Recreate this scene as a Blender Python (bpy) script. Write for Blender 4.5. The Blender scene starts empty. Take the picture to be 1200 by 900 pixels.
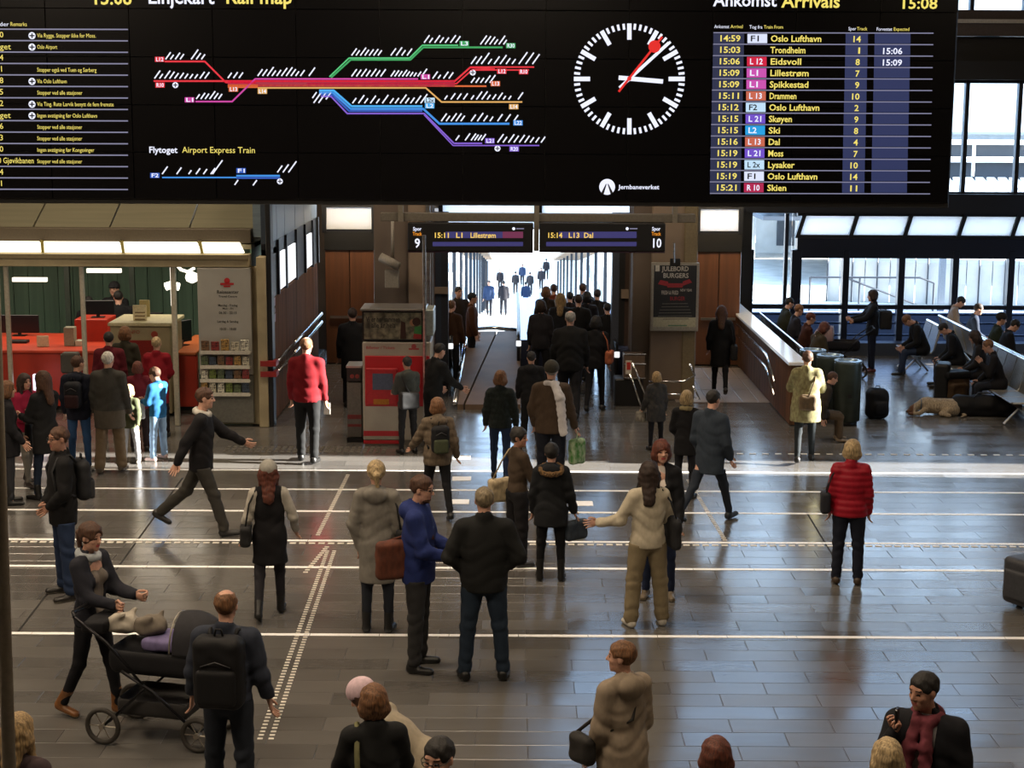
import bpy, math, random
import numpy as np
from mathutils import Vector, Matrix
C = bpy.context.scene.collection
R = math.radians
random.seed(7); rng = np.random.default_rng(7)

# ------------------------------------------------------------ camera
CAM_H, PITCH, FPX, ROLL = 5.4, R(9.71), 1900.0, 0.0050
_r0, _u0 = Vector((1, 0, 0)), Vector((0, math.sin(PITCH), math.cos(PITCH)))
FWD = Vector((0, math.cos(PITCH), -math.sin(PITCH)))
CR = (_r0 + ROLL * _u0).normalized(); CU = (_u0 - ROLL * _r0).normalized()
cam = bpy.data.cameras.new('camera'); cam.sensor_width = 36; cam.lens = FPX / 1200 * 36; cam.clip_end = 600
co = bpy.data.objects.new('camera', cam); C.objects.link(co)
m = Matrix.Identity(4)
for i in range(3):
    m[i][0] = CR[i]; m[i][1] = CU[i]; m[i][2] = -FWD[i]
m[2][3] = CAM_H
co.matrix_world = m
bpy.context.scene.camera = co

# ------------------------------------------------------------ sky, sun, lamps, exposure
W = bpy.data.worlds.new('sky'); bpy.context.scene.world = W; W.use_nodes = True
nt = W.node_tree; bg = nt.nodes['Background']
bg.inputs[0].default_value = (0.47, 0.70, 1.0, 1); bg.inputs[1].default_value = 4.6
sun = bpy.data.lights.new('sun', 'SUN'); sun.energy = 44; sun.angle = R(0.6); sun.color = (1, .95, .86)
so = bpy.data.objects.new('sun', sun); C.objects.link(so)
_el = R(20); _d = Vector((-math.cos(_el), 0.03, -math.sin(_el)))
so.rotation_euler = _d.to_track_quat('-Z', 'Y').to_euler()
def area(x, y, z, sx, sy, e, col, rot=(0, 0, 0)):
    l = bpy.data.lights.new('ceiling_lamp', 'AREA'); l.shape = 'RECTANGLE'; l.size = sx; l.size_y = sy; l.energy = e; l.color = col
    o = bpy.data.objects.new('ceiling_lamp', l); C.objects.link(o); o.location = (x, y, z); o.rotation_euler = rot
WARM = (1.0, .80, .58)
for (x, y, e) in ((-9, 8, 640), (0, 8, 400), (9, 8, 220), (-9, 17, 640), (-1, 16, 400), (9, 17, 180), (-7, 25, 420), (1, 25, 360), (9, 26, 130)):
    area(x, y, 9.8, 2.4, 2.4, e, WARM)
area(-8.5, 29.8, 2.97, 8, 1.5, 130, (1.0, .86, .66))
area(-3.4, 32.9, 3.9, 1.0, .5, 50, (1.0, .76, .46), (R(22), 0, 0))
area(4.35, 32.9, 3.9, .8, .5, 50, (1.0, .76, .46), (R(22), 0, 0))
sc = bpy.context.scene
sc.view_settings.view_transform = 'Standard'; sc.view_settings.look = 'None'
sc.view_settings.gamma = 1.0; sc.view_settings.use_curve_mapping = False
sc.view_settings.exposure = 0.14
sc.cycles.max_bounces = 6; sc.cycles.diffuse_bounces = 3; sc.cycles.glossy_bounces = 3; sc.cycles.transmission_bounces = 4
sc.cycles.sample_clamp_indirect = 4.0
sc.cycles.use_denoising = True

# ------------------------------------------------------------ pixel -> place
def ray(px, py):
    return (FWD * FPX + CR * (px - 600) - CU * (py - 450)).normalized()
def P(px, py, Y):
    d = ray(px, py); t = Y / d.y
    return Vector((d.x * t, Y, CAM_H + d.z * t))
def F(px, py, z=0.0):
    d = ray(px, py); t = (z - CAM_H) / d.z
    return Vector((d.x * t, d.y * t, z))

# ------------------------------------------------------------ materials
MC = {}
def lin(c):
    if isinstance(c, str):
        c = [int(c[i:i+2], 16) / 255 for i in (0, 2, 4)]
        c = [v / 12.92 if v <= .04045 else ((v + .055) / 1.055) ** 2.4 for v in c]
    return tuple(c)
def mat(col, rough=.6, kind='plain', metal=0.0, emit=0.0, scale=30.0, bump=.04, var=.06, alpha=None, spec=.5, col2=None):
    key = (str(col), rough, kind, metal, emit, scale, bump, var, alpha, spec, str(col2))
    if key in MC: return MC[key]
    c = lin(col); mt = bpy.data.materials.new(kind + '_' + (col if isinstance(col, str) else 'tone')); mt.use_nodes = True
    n = mt.node_tree.nodes; L = mt.node_tree.links; b = n['Principled BSDF']
    b.inputs['Base Color'].default_value = (*c, 1); b.inputs['Roughness'].default_value = rough
    b.inputs['Metallic'].default_value = metal; b.inputs['Specular IOR Level'].default_value = spec
    if emit:
        b.inputs['Emission Color'].default_value = (*c, 1); b.inputs['Emission Strength'].default_value = emit
        b.inputs['Base Color'].default_value = (.01, .01, .01, 1)
        MC[key] = mt; return mt
    tc = n.new('ShaderNodeTexCoord')
    no = n.new('ShaderNodeTexNoise'); no.inputs['Scale'].default_value = scale; no.inputs['Detail'].default_value = 4
    mp = n.new('ShaderNodeMapping'); L.new(tc.outputs['Object'], mp.inputs[0]); L.new(mp.outputs[0], no.inputs[0])
    if kind == 'wood': mp.inputs['Scale'].default_value = (1, 1, .06)
    if kind == 'brushed': mp.inputs['Scale'].default_value = (.05, 1, 1)
    if kind == 'fabric': mp.inputs['Scale'].default_value = (1, 1, .55)
    if kind == 'hair': mp.inputs['Scale'].default_value = (1, 1, .12)
    mx = n.new('ShaderNodeMixRGB'); mx.blend_type = 'MIX'
    c2 = lin(col2) if col2 else tuple(max(0, v * (1 - 2.2 * var)) for v in c)
    ca = c if col2 else tuple(min(1, v * (1 + var)) for v in c)
    mx.inputs[1].default_value = (*c2, 1); mx.inputs[2].default_value = (*ca, 1)
    rp = n.new('ShaderNodeMapRange'); rp.inputs[1].default_value = .35; rp.inputs[2].default_value = .65
    L.new(no.outputs[0], rp.inputs[0]); L.new(rp.outputs[0], mx.inputs[0]); L.new(mx.outputs[0], b.inputs['Base Color'])
    if bump:
        bp = n.new('ShaderNodeBump'); bp.inputs['Strength'].default_value = bump; bp.inputs['Distance'].default_value = .01
        if kind == 'fabric':
            bp.inputs['Distance'].default_value = .03; n2 = n.new('ShaderNodeTexNoise'); n2.inputs['Scale'].default_value = 9; n2.inputs['Detail'].default_value = 3; n2.inputs['Distortion'].default_value = 1.4; L.new(mp.outputs[0], n2.inputs[0]); L.new(n2.outputs[0], bp.inputs['Height'])
        else: L.new(no.outputs[0], bp.inputs['Height']); L.new(bp.outputs[0], b.inputs['Normal'])
    if alpha is not None: b.inputs['Alpha'].default_value = alpha
    MC[key] = mt; return mt
def fab(c, rough=.85, var=.18, scale=26, bump=.4, **k): return mat(c, rough, 'fabric', var=var*.3, scale=scale, bump=bump, spec=.25, **k)
def glass(tint=(.94, .97, 1), a=.12):
    key = ('glass', tint, a)
    if key in MC: return MC[key]
    mt = bpy.data.materials.new('window_glass'); mt.use_nodes = True; n = mt.node_tree.nodes; L = mt.node_tree.links
    n.remove(n['Principled BSDF']); t = n.new('ShaderNodeBsdfTransparent'); t.inputs[0].default_value = (*tint, 1)
    g = n.new('ShaderNodeBsdfGlossy'); g.inputs['Roughness'].default_value = .03
    lw = n.new('ShaderNodeLayerWeight'); lw.inputs[0].default_value = a
    mx = n.new('ShaderNodeMixShader'); L.new(lw.outputs['Fresnel'], mx.inputs[0]); L.new(t.outputs[0], mx.inputs[1]); L.new(g.outputs[0], mx.inputs[2])
    L.new(mx.outputs[0], n['Material Output'].inputs[0]); MC[key] = mt; return mt
def translucent(c, f=.5):
    key = ('tl', str(c), f)
    if key in MC: return MC[key]
    mt = bpy.data.materials.new('frosted_glazing'); mt.use_nodes = True; n = mt.node_tree.nodes; L = mt.node_tree.links
    n.remove(n['Principled BSDF']); t = n.new('ShaderNodeBsdfTranslucent'); t.inputs[0].default_value = (*lin(c), 1)
    g = n.new('ShaderNodeBsdfDiffuse'); g.inputs[0].default_value = (*lin(c), 1)
    mx = n.new('ShaderNodeMixShader'); mx.inputs[0].default_value = f; L.new(t.outputs[0], mx.inputs[1]); L.new(g.outputs[0], mx.inputs[2])
    L.new(mx.outputs[0], n['Material Output'].inputs[0]); MC[key] = mt; return mt

# ------------------------------------------------------------ objects
def tag(o, label=None, cat=None, group=None, kind=None):
    if label: o['label'] = label
    if cat: o['category'] = cat
    if group: o['group'] = group
    if kind: o['kind'] = kind
    return o
def empty(name, loc=(0, 0, 0), rz=0.0, label=None, cat=None, group=None):
    o = bpy.data.objects.new(name, None); C.objects.link(o); o.location = loc; o.rotation_euler = (0, 0, rz)
    o.empty_display_size = .1
    return tag(o, label, cat, group)
def link(name, me, parent=None, kind=None):
    o = bpy.data.objects.new(name, me); C.objects.link(o)
    if parent: o.parent = parent
    if kind: o['kind'] = kind
    return o
def mk(name, V, Fc, mats, parent=None, smooth=False, kind=None, mi=None):
    me = bpy.data.meshes.new(name); me.from_pydata([tuple(v) for v in V], [], [tuple(f) for f in Fc])
    if not isinstance(mats, (list, tuple)): mats = [mats]
    for q in mats: me.materials.append(q)
    if mi is not None: me.polygons.foreach_set('material_index', np.asarray(mi, dtype=np.int32))
    if smooth: me.polygons.foreach_set('use_smooth', np.ones(len(me.polygons), dtype=bool))
    me.update()
    return link(name, me, parent, kind)
def mk_np(name, V, Q, mats, parent=None, mi=None, smooth=True):
    V = np.asarray(V, dtype=np.float32); Q = np.asarray(Q, dtype=np.int32)
    me = bpy.data.meshes.new(name); nq = len(Q); k = Q.shape[1] if nq else 4
    me.vertices.add(len(V)); me.vertices.foreach_set('co', V.ravel())
    me.loops.add(nq * k); me.loops.foreach_set('vertex_index', Q.ravel())
    me.polygons.add(nq); me.polygons.foreach_set('loop_start', np.arange(0, nq * k, k, dtype=np.int32))
    if not isinstance(mats, (list, tuple)): mats = [mats]
    for q in mats: me.materials.append(q)
    if mi is not None: me.polygons.foreach_set('material_index', np.asarray(mi, dtype=np.int32))
    me.polygons.foreach_set('use_smooth', np.full(nq, smooth, dtype=bool))
    me.update(calc_edges=True)
    return link(name, me, parent)
class MB:
    def __init__(s): s.v = []; s.f = []; s.m = []; s.cur = 0
    def add(s, V, Fc):
        o = len(s.v); s.v += [tuple(v) for v in V]; s.f += [tuple(i + o for i in f) for f in Fc]; s.m += [s.cur] * len(Fc); return s
    def box(s, x0, x1, y0, y1, z0, z1, b=0.0):
        if x0 > x1: x0, x1 = x1, x0
        if y0 > y1: y0, y1 = y1, y0
        if z0 > z1: z0, z1 = z1, z0
        if b <= 0:
            V = [(x, y, z) for x in (x0, x1) for y in (y0, y1) for z in (z0, z1)]
            return s.add(V, [(0, 1, 3, 2), (4, 6, 7, 5), (0, 4, 5, 1), (2, 3, 7, 6), (0, 2, 6, 4), (1, 5, 7, 3)])
        b = min(b, (x1-x0)/2.01, (y1-y0)/2.01, (z1-z0)/2.01)
        V = []; idx = {}
        for ix, x in enumerate((x0, x1)):
            for iy, y in enumerate((y0, y1)):
                for iz, z in enumerate((z0, z1)):
                    dx, dy, dz = (b, -b)[ix], (b, -b)[iy], (b, -b)[iz]
                    for k, p in enumerate(((x, y+dy, z+dz), (x+dx, y, z+dz), (x+dx, y+dy, z))):
                        idx[ix, iy, iz, k] = len(V); V.append(p)
        I = idx; Fc = []
        for ix in (0, 1): Fc.append(tuple(I[ix, a, c, 0] for a, c in ((0, 0), (0, 1), (1, 1), (1, 0))))
        for iy in (0, 1): Fc.append(tuple(I[a, iy, c, 1] for a, c in ((0, 0), (1, 0), (1, 1), (0, 1))))
        for iz in (0, 1): Fc.append(tuple(I[a, c, iz, 2] for a, c in ((0, 0), (0, 1), (1, 1), (1, 0))))
        for a in (0, 1):
            for c in (0, 1):
                Fc.append((I[0, a, c, 1], I[1, a, c, 1], I[1, a, c, 2], I[0, a, c, 2]))
                Fc.append((I[a, 0, c, 0], I[a, 1, c, 0], I[a, 1, c, 2], I[a, 0, c, 2]))
                Fc.append((I[a, c, 0, 0], I[a, c, 1, 0], I[a, c, 1, 1], I[a, c, 0, 1]))
        for ix in (0, 1):
            for iy in (0, 1):
                for iz in (0, 1): Fc.append((I[ix, iy, iz, 0], I[ix, iy, iz, 1], I[ix, iy, iz, 2]))
        return s.add(V, Fc)
    def hexa(s, pts):  # 8 points: bottom 4, top 4
        return s.add(pts, [(0, 3, 2, 1), (4, 5, 6, 7), (0, 1, 5, 4), (1, 2, 6, 5), (2, 3, 7, 6), (3, 0, 4, 7)])
    def tube(s, pts, r, n=8, caps=True):
        pts = [Vector(p) for p in pts]; rs = r if isinstance(r, (list, tuple)) else [r] * len(pts)
        V = []; up = None
        for i, p in enumerate(pts):
            d = (pts[min(i+1, len(pts)-1)] - pts[max(i-1, 0)]).normalized()
            if up is None: up = Vector((0, 0, 1)) if abs(d.z) < .9 else Vector((1, 0, 0))
            a = d.cross(up).normalized(); b = a.cross(d); up = b
            for k in range(n):
                t = 2 * math.pi * k / n; V.append(p + (a * math.cos(t) + b * math.sin(t)) * rs[i])
        Fc = [(i*n+k, i*n+(k+1) % n, (i+1)*n+(k+1) % n, (i+1)*n+k) for i in range(len(pts)-1) for k in range(n)]
        if caps: Fc += [tuple(range(n))[::-1], tuple((len(pts)-1)*n+k for k in range(n))]
        return s.add(V, Fc)
    def lathe(s, prof, n=24, c=(0, 0, 0)):
        V = []
        for r, z in prof:
            for k in range(n):
                t = 2 * math.pi * k / n; V.append((c[0] + r * math.cos(t), c[1] + r * math.sin(t), c[2] + z))
        Fc = [(i*n+k, i*n+(k+1) % n, (i+1)*n+(k+1) % n, (i+1)*n+k) for i in range(len(prof)-1) for k in range(n)]
        Fc += [tuple(range(n))[::-1], tuple((len(prof)-1)*n+k for k in range(n))]
        return s.add(V, Fc)
    def done(s, name, mats, parent=None, smooth=False, kind=None):
        return mk(name, s.v, s.f, mats, parent, smooth, kind, s.m if any(s.m) else None)
def box(name, x0, x1, y0, y1, z0, z1, m_, parent=None, b=0.0, kind=None):
    return MB().box(x0, x1, y0, y1, z0, z1, b).done(name, m_, parent, kind=kind)
ST = 'structure'

# text flattened to meshes
_FC = {}
def glyphs(s, bold=False):
    if (s, bold) in _FC: return _FC[(s, bold)]
    cu = bpy.data.curves.new('t', 'FONT'); cu.body = s; cu.size = 1; cu.resolution_u = 2
    if bold: cu.offset = .018
    ob = bpy.data.objects.new('t', cu); me = bpy.data.meshes.new_from_object(ob)
    V = [tuple(v.co) for v in me.vertices]; Fc = [tuple(p.vertices) for p in me.polygons]
    bpy.data.objects.remove(ob); bpy.data.curves.remove(cu); bpy.data.meshes.remove(me)
    w = max([v[0] for v in V]) if V else 0
    _FC[(s, bold)] = (V, Fc, w); return _FC[(s, bold)]
class Ink:  # flat print on a plane: groups by colour
    def __init__(s): s.g = {}
    def _mb(s, c): return s.g.setdefault(c, MB())
    def text(s, c, t, o, ux, uz, size, width=None, bold=False, center=False):
        V, Fc, w = glyphs(t, bold); sx = size if width is None or w == 0 else width / w
        off = -w * sx / 2 if center else 0
        s._mb(c).add([o + ux * (v[0] * sx + off) + uz * (v[1] * size) for v in V], Fc)
    def line(s, c, a, b, w, nrm):
        d = (b - a).normalized(); p = d.cross(nrm).normalized() * w / 2
        s._mb(c).add([a - p, b - p, b + p, a + p], [(0, 1, 2, 3)])
    def quad(s, c, pts): s._mb(c).add(pts, [(0, 1, 2, 3)])
    def disc(s, c, o, ux, uz, r, n=20):
        s._mb(c).add([o + ux * r * math.cos(2*math.pi*k/n) + uz * r * math.sin(2*math.pi*k/n) for k in range(n)], [tuple(range(n))])
    def done(s, name, mats, parent):
        for c, mb in s.g.items(): mb.done(name, mats[c], parent, kind='stuff')
# ============================================================ SETTING
# ---- floor: slate tiles, near ones one by one, the rest joined
def floor_mat(pale=False):
    mt = bpy.data.materials.new('slate_floor'); mt.use_nodes = True; n = mt.node_tree.nodes; L = mt.node_tree.links; b = n['Principled BSDF']
    g = n.new('ShaderNodeNewGeometry'); sp = n.new('ShaderNodeSeparateXYZ'); L.new(g.outputs['Position'], sp.inputs[0])
    def mth(op, a, v):
        q = n.new('ShaderNodeMath'); q.operation = op; L.new(a, q.inputs[0])
        if isinstance(v, (int, float)): q.inputs[1].default_value = v
        else: L.new(v, q.inputs[1])
        return q.outputs[0]
    row = mth('FLOOR', mth('DIVIDE', mth('SUBTRACT', sp.outputs[1], TY0), TH), 0)
    half = mth('MULTIPLY', mth('MODULO', mth('ABSOLUTE', row, 0), 2.0), TW * .5)
    colm = mth('FLOOR', mth('DIVIDE', mth('SUBTRACT', mth('SUBTRACT', sp.outputs[0], half), -30.0), TW), 0)
    cb = n.new('ShaderNodeCombineXYZ'); L.new(colm, cb.inputs[0]); L.new(row, cb.inputs[1])
    wn = n.new('ShaderNodeTexWhiteNoise'); wn.noise_dimensions = '2D'; L.new(cb.outputs[0], wn.inputs[0])
    no = n.new('ShaderNodeTexNoise'); no.inputs['Scale'].default_value = 3.5; no.inputs['Detail'].default_value = 7
    mp = n.new('ShaderNodeMapping'); mp.inputs['Scale'].default_value = (.45, 1.4, 1); L.new(g.outputs['Position'], mp.inputs[0]); L.new(mp.outputs[0], no.inputs[0])
    rp = n.new('ShaderNodeValToRGB'); rp.color_ramp.elements[0].color = (*lin('4c4a48'), 1); rp.color_ramp.elements[1].color = (*lin('64615d'), 1)
    ad = mth('ADD', mth('MULTIPLY', wn.outputs[0], .55), mth('MULTIPLY', no.outputs[0], .5)); L.new(ad, rp.inputs[0])
    L.new(rp.outputs[0], b.inputs['Base Color'])
    r2 = n.new('ShaderNodeMapRange'); r2.inputs[3].default_value = .12; r2.inputs[4].default_value = .30
    L.new(mth('ADD', mth('MULTIPLY', wn.outputs[0], .5), mth('MULTIPLY', no.outputs[0], .5)), r2.inputs[0]); L.new(r2.outputs[0], b.inputs['Roughness'])
    bp = n.new('ShaderNodeBump'); bp.inputs['Strength'].default_value = .10; bp.inputs['Distance'].default_value = .02
    L.new(no.outputs[0], bp.inputs['Height']); L.new(bp.outputs[0], b.inputs['Normal'])
    b.inputs['Specular IOR Level'].default_value = .85
    return mt
TH, TW, TY0 = .3125, .90, 0.06
MF = floor_mat()
MDARK = mat('1a1817', .8)
MJNT = mat('514f4c', .5)
floor = box('floor', -15, 15, -7, 36.3, -.3, -.005, MJNT, kind=ST)
seen = []
def tile_v(r, c_):
    x0 = -30 + c_ * TW + (TW * .5 if r % 2 else 0); y0 = TY0 + r * TH
    g = .0018
    return (max(x0 + g, -15), min(x0 + TW - g, 15), y0 + g, y0 + TH - g)
tb = MB().box(-TW/2 + .0025, TW/2 - .0025, -TH/2 + .0025, TH/2 - .0025, -.006, 0, .002)
tile_me = None; far = MB(); cnt = 0
for r in range(-22, 116):
    for c_ in range(16, 51):
        x0, x1, y0, y1 = tile_v(r, c_)
        if x1 <= x0 or y1 > 36.2: continue
        vis = y0 > 12.3 and abs((x0 + x1) / 2) < .335 * y1 + .3 and x1 - x0 > .8
        if vis and cnt < 300:
            if tile_me is None:
                o = tb.done('floor_tile', MF, floor); tile_me = o.data
            else: o = link('floor_tile', tile_me, floor)
            o.location = ((x0 + x1) / 2, (y0 + y1) / 2, 0); cnt += 1
        else:
            far.v += [(x0, y0, 0), (x1, y0, 0), (x1, y1, 0), (x0, y1, 0)]; k = len(far.v); far.f.append((k-4, k-3, k-2, k-1)); far.m.append(0)
far.done('floor_tile', MF, floor, kind='stuff')

# ---- inlaid pale strips
MSTRIP = mat('ffffff', .35, 'plain', scale=8, var=.02, bump=.0)
def strip_line(name, y_left, y_right, w, x0, x1, piece=.72):
    a = F(10, y_left); b = F(1195, y_right); Yc = (a.y + b.y) / 2
    me = None; x = x0
    while x < x1:
        if me is None:
            o = MB().box(.003, piece - .003, -w/2, w/2, -.01, .003).done(name, MSTRIP, floor); me = o.data
        else: o = link(name, me, floor)
        o.location = (x, Yc, 0); x += piece
    return Yc
YS = []
for (yl, yr, x0, x1) in ((742, 748, -6.4, 6.6), (663, 669, -7.2, 7.5), (632, 637.5, -7.6, 7.9), (597.5, 603, -8, 8.5), (572, 577.5, -8.4, 9), (550, 555, -8.8, 9.4)):
    YS.append(strip_line('inlaid_strip', yl, yr, .07, x0, x1))
# dotted tactile course next to the third strip and next to the column base
MSTUD = mat('e4dfd4', .4)
def studs(pts, name='tactile_stud', w=.05, gap=.12, back=True):
    mb = MB()
    for (a, b) in pts:
        d = b - a; n_ = int(d.length / gap)
        for i in range(n_):
            p = a + d * (i + .5) / n_; mb.box(p.x - w*.8, p.x + w*.8, p.y - w/2, p.y + w/2, 0, .006)
    o = mb.done(name, MSTUD, floor, kind='stuff'); return o
studs([(Vector((-7.6, YS[2] - .13, 0)), Vector((7.9, YS[2] - .13, 0)))])
studs([(Vector((2.9, F(900, 532).y, 0)), Vector((9.2, F(900, 532).y, 0)))], w=.06, gap=.2)
a, b = F(304, 868), F(384, 645); c_, d_ = F(317, 868), F(392, 645)
studs([(a, b), (c_, d_)], w=.028, gap=.08)
studs([(F(357, 672), F(384, 640)), (F(372, 628), F(408, 556)), (F(806, 562), F(850, 634))], w=.034, gap=.09)
mb = MB()
for (p, q) in ((F(136, 668), F(214, 560)), (F(945, 600), F(986, 668)), (F(20, 742), F(60, 690))):
    dx = (q - p).normalized(); s_ = Vector((dx.y, -dx.x, 0)) * .012
    mb.add([p - s_ + Vector((0, 0, .002)), p + s_ + Vector((0, 0, .002)), q + s_ + Vector((0, 0, .002)), q - s_ + Vector((0, 0, .002))], [(0, 1, 2, 3)])
mb.done('movement_joint', MDARK, floor)
# small square access plates
for k, (px, py) in enumerate(((541, 536), (541, 561), (538, 588), (683, 590))):
    p = F(px, py); o = box('inlaid_plate', -.14, .14, -.13, .13, -.005, .004, MSTRIP, floor, .002); o.location = (p.x, p.y, 0)
# drain grates by the column edge of the floor
MGR = mat('5c5850', .6)
g_ = F(330, 527); mb = MB()
for i in range(26):
    for j in range(3): mb.box(g_.x - .9 + i * .1, g_.x - .84 + i * .1, g_.y - .2 + j * .17, g_.y - .08 + j * .17, 0, .005)
mb.done('floor_grating', MGR, floor, kind='stuff')
# pale tiles by the copper wall on the right
for i in range(6):
    for j in range(3):
        o = box('pale_floor_tile', 3.05 + i*.31, 3.35 + i*.31, 29.65 + j*1.35, 30.97 + j*1.35, -.005, .006, mat('8a7f78', .4), floor, .002)

MCOP = mat('5a3a28', .5, 'wood', metal=.2, scale=9, var=.35, bump=.03, col2='6c452e')
MWOOD = mat('553c2a', .8, 'wood', scale=12, var=.3, bump=.03, col2='6e4c34', spec=.08)
MFRAME = mat('10141d', .45, metal=.2, bump=0)
MBEAM = mat('1b1917', .7)
MTAUPE = mat('5c5046', .8, scale=1.2, var=.05, bump=.02)
MCONC = mat('7c6c5c', .85, scale=1.5, var=.05, bump=.03)
MSTEEL = mat('a9a7a2', .3, 'brushed', metal=.9, scale=20, var=.1, bump=.05)
MCHROME = mat('d8d8d8', .15, metal=1.0, bump=0, var=.02)
MGLASS = glass()
MBLK = mat('0b0b0c', .5)

# ---- enclosure
XL, XR, ZT, BW = -14.6, 14.0, 10.0, 36.0
box('wall_left', XL - .3, XL, -7, BW + .3, 0, ZT, MTAUPE, kind=ST)
box('wall_front', XL, XR, -7.3, -7, 0, ZT, MTAUPE, kind=ST)
box('ceiling', XL, XR, -7, BW + .3, ZT, ZT + .3, mat('6a6056', .8, scale=2), kind=ST)
wr = MB()  # unseen right wall; two slots added to shape the sun stripes on the floor
for (y0, y1, z0, z1) in ((-7, 23.28, 0, ZT), (24.28, 33.2, 0, ZT), (34.3, BW + .3, 0, ZT), (33.2, 34.3, 3.4, ZT), (23.28, 24.28, 0, .2)):
    wr.box(XR, XR + .3, y0, y1, z0, z1)
wr.done('wall_right', MTAUPE, kind=ST)
bk = MB()
# left of the passage (behind the ticket office) and above everything
bk.box(XL, -4.15, BW, BW + .3, 0, ZT)
bk.box(-4.15, .6, BW, BW + .3, 3.45, ZT)
bk.cur = 1
bk.box(3.3, XR, BW, BW + .3, 3.12, 3.52)      # transom between slanted lights and upper windows
bk.box(.6, XR, BW, BW + .3, 6.02, 6.95)
bk.box(.6, XR, BW, BW + .3, 9.3, ZT)
bk.done('wall_back', [MTAUPE, MBEAM], kind=ST)
box('trim_1', .6, XR, BW - .25, BW - .02, 6.95, 7.5, mat('4a403a', .7), kind=ST)
box('trim_2', .6, XR, BW - .34, BW - .26, 7.22, 7.3, mat('b9b3a8', .5), kind=ST)
box('trim_3', .6, XR, BW - .3, BW - .02, 6.02, 6.42, MBLK, kind=ST)
box('trim_4', 3.3, XR, BW - .2, BW - .02, 3.12, 3.55, MFRAME, kind=ST)
# upper windows
def window(i, x0, x1, z0, z1, y, muls, fr=.07, gl=MGLASS, sub=None, depth=.14, slant=0.0):
    w = box('window_%d' % i, x0, x1, y + .12, y + .16, z0, z0 + fr, MFRAME, kind=ST)
    box('window_frame', x0, x1, y - .02, y + .12, z0, z0 + fr, MFRAME, w); box('window_frame', x0, x1, y - .02, y + .12, z1 - fr, z1, MFRAME, w)
    xs = [x0] + list(muls) + [x1]
    for k, x in enumerate(xs):
        hw = .045
        MB().hexa([(x-hw, y-.04, z0), (x+hw, y-.04, z0), (x+hw, y+.12, z0), (x-hw, y+.12, z0), (x-hw+slant, y-.04, z1), (x+hw+slant, y-.04, z1), (x+hw+slant, y+.12, z1), (x-hw+slant, y+.12, z1)]).done('mullion', MFRAME, w)
        if k < len(xs) - 1:
            x2 = xs[k+1]
            MB().hexa([(x+hw, y+.03, z0+fr), (x2-hw, y+.03, z0+fr), (x2-hw, y+.05, z0+fr), (x+hw, y+.05, z0+fr), (x+hw+slant, y+.03, z1-fr), (x2-hw+slant, y+.03, z1-fr), (x2-hw+slant, y+.05, z1-fr), (x+hw+slant, y+.05, z1-fr)]).done('pane', gl, w)
    return w
def X_at(px, py, Y=BW): return P(px, py, Y).x
mx = [X_at(p, 160) for p in (1131, 1193)]
st_ = mx[1] - mx[0]
muls = []; x = mx[0] - st_ * 8
while x < 13.7:
    if x > .9: muls.append(x)
    x += st_
window(1, .6, 13.9, 3.52, 6.02, BW, muls)
window(2, .6, 13.9, 7.0, 9.3, BW, muls)
for x in (.3, 7.25, 11.75):   # broad piers between the upper windows
    box('trim_5', x - .38, x + .38, BW - .3, BW + .32, 3.56, ZT, MTAUPE, kind=ST)
# slanted clerestory lights, right
fro = translucent('ffffff', .35)
sx = [X_at(p, 278) for p in (996, 1059, 1122, 1185)]
window(3, X_at(934, 278), 13.9, 2.56, 3.12, BW, sx + [sx[-1] + st_*1.02, sx[-1] + st_*2.04], gl=fro, slant=.16)
# small clear lights over the copper walls and the strip over the way to the tracks
window(4, X_at(818, 262, 34), X_at(868, 262, 34), 2.78, 3.38, 34.0, [], gl=fro)
window(5, X_at(380, 260, 34), X_at(438, 260, 34), 2.78, 3.38, 34.0, [], gl=fro)
window(6, -1.6, 3.2, 2.72, 3.45, 36.0, [.6], gl=fro, fr=.03)
# copper panelled end walls
def copper(i, x0, x1, y):
    w = box('wall_%s' % i, x0, x1, y + .06, y + .25, 0, 2.42, MDARK, kind=ST)
    n_ = 2
    for k in range(n_):
        a_ = x0 + (x1 - x0) * k / n_; b_ = x0 + (x1 - x0) * (k + 1) / n_
        box('wall_panel', a_ + .008, b_ - .008, y, y + .06, .02, 2.42, MCOP, w, .006)
    box('header_beam', x0, x1, y - .04, y + .3, 2.42, 2.8, MBLK, w)
    box('header_beam', x0, x1, y - .04, y + .3, 3.36, 3.6, MBLK, w)
    box('handrail', x0 + .1, x1 - .1, y - .07, y - .03, .98, 1.03, MSTEEL, w)
    return w
copper('copper_right', X_at(818, 262, 34), X_at(870, 262, 34), 34)
copper('copper_left', X_at(380, 260, 34), X_at(438, 260, 34), 34)
box('wall_upper', -4.1, 3.2, 33.9, 34.1, 3.6, 4.6, MTAUPE, kind=ST)

# ---- main glazing, right
w7 = box('window_7', 4.95, 13.9, BW + .1, BW + .16, 0, .12, MFRAME, kind=ST)
MPST = mat('141b2b', .35, metal=.3, bump=0)
xs7 = [X_at(p, 340) for p in (876, 932, 990, 1055, 1118, 1183)]; xs7 += [xs7[-1] + st_, xs7[-1] + 2*st_]
for k, x in enumerate(xs7):
    hw = .11 if k < 2 else .07
    box('mullion', x - hw, x + hw, BW - .08, BW + .14, 0, 2.3, MPST, w7, .01)
    if k < len(xs7) - 1:
        x2 = xs7[k+1]
        if k == 0:
            box('pane', x + hw, x2 - hw, BW + .04, BW + .055, 1.08, 3.12, MGLASS, w7)
        else:
            box('pane', x + hw, x2 - hw, BW + .04, BW + .055, 1.08, 2.12, MGLASS, w7)
        box('pane', x + hw, x2 - hw, BW + .04, BW + .055, .12, .98, glass((.5, .56, .68)), w7)
box('rail', 4.95, 13.9, BW - .06, BW + .12, .98, 1.08, MPST, w7); 
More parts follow.
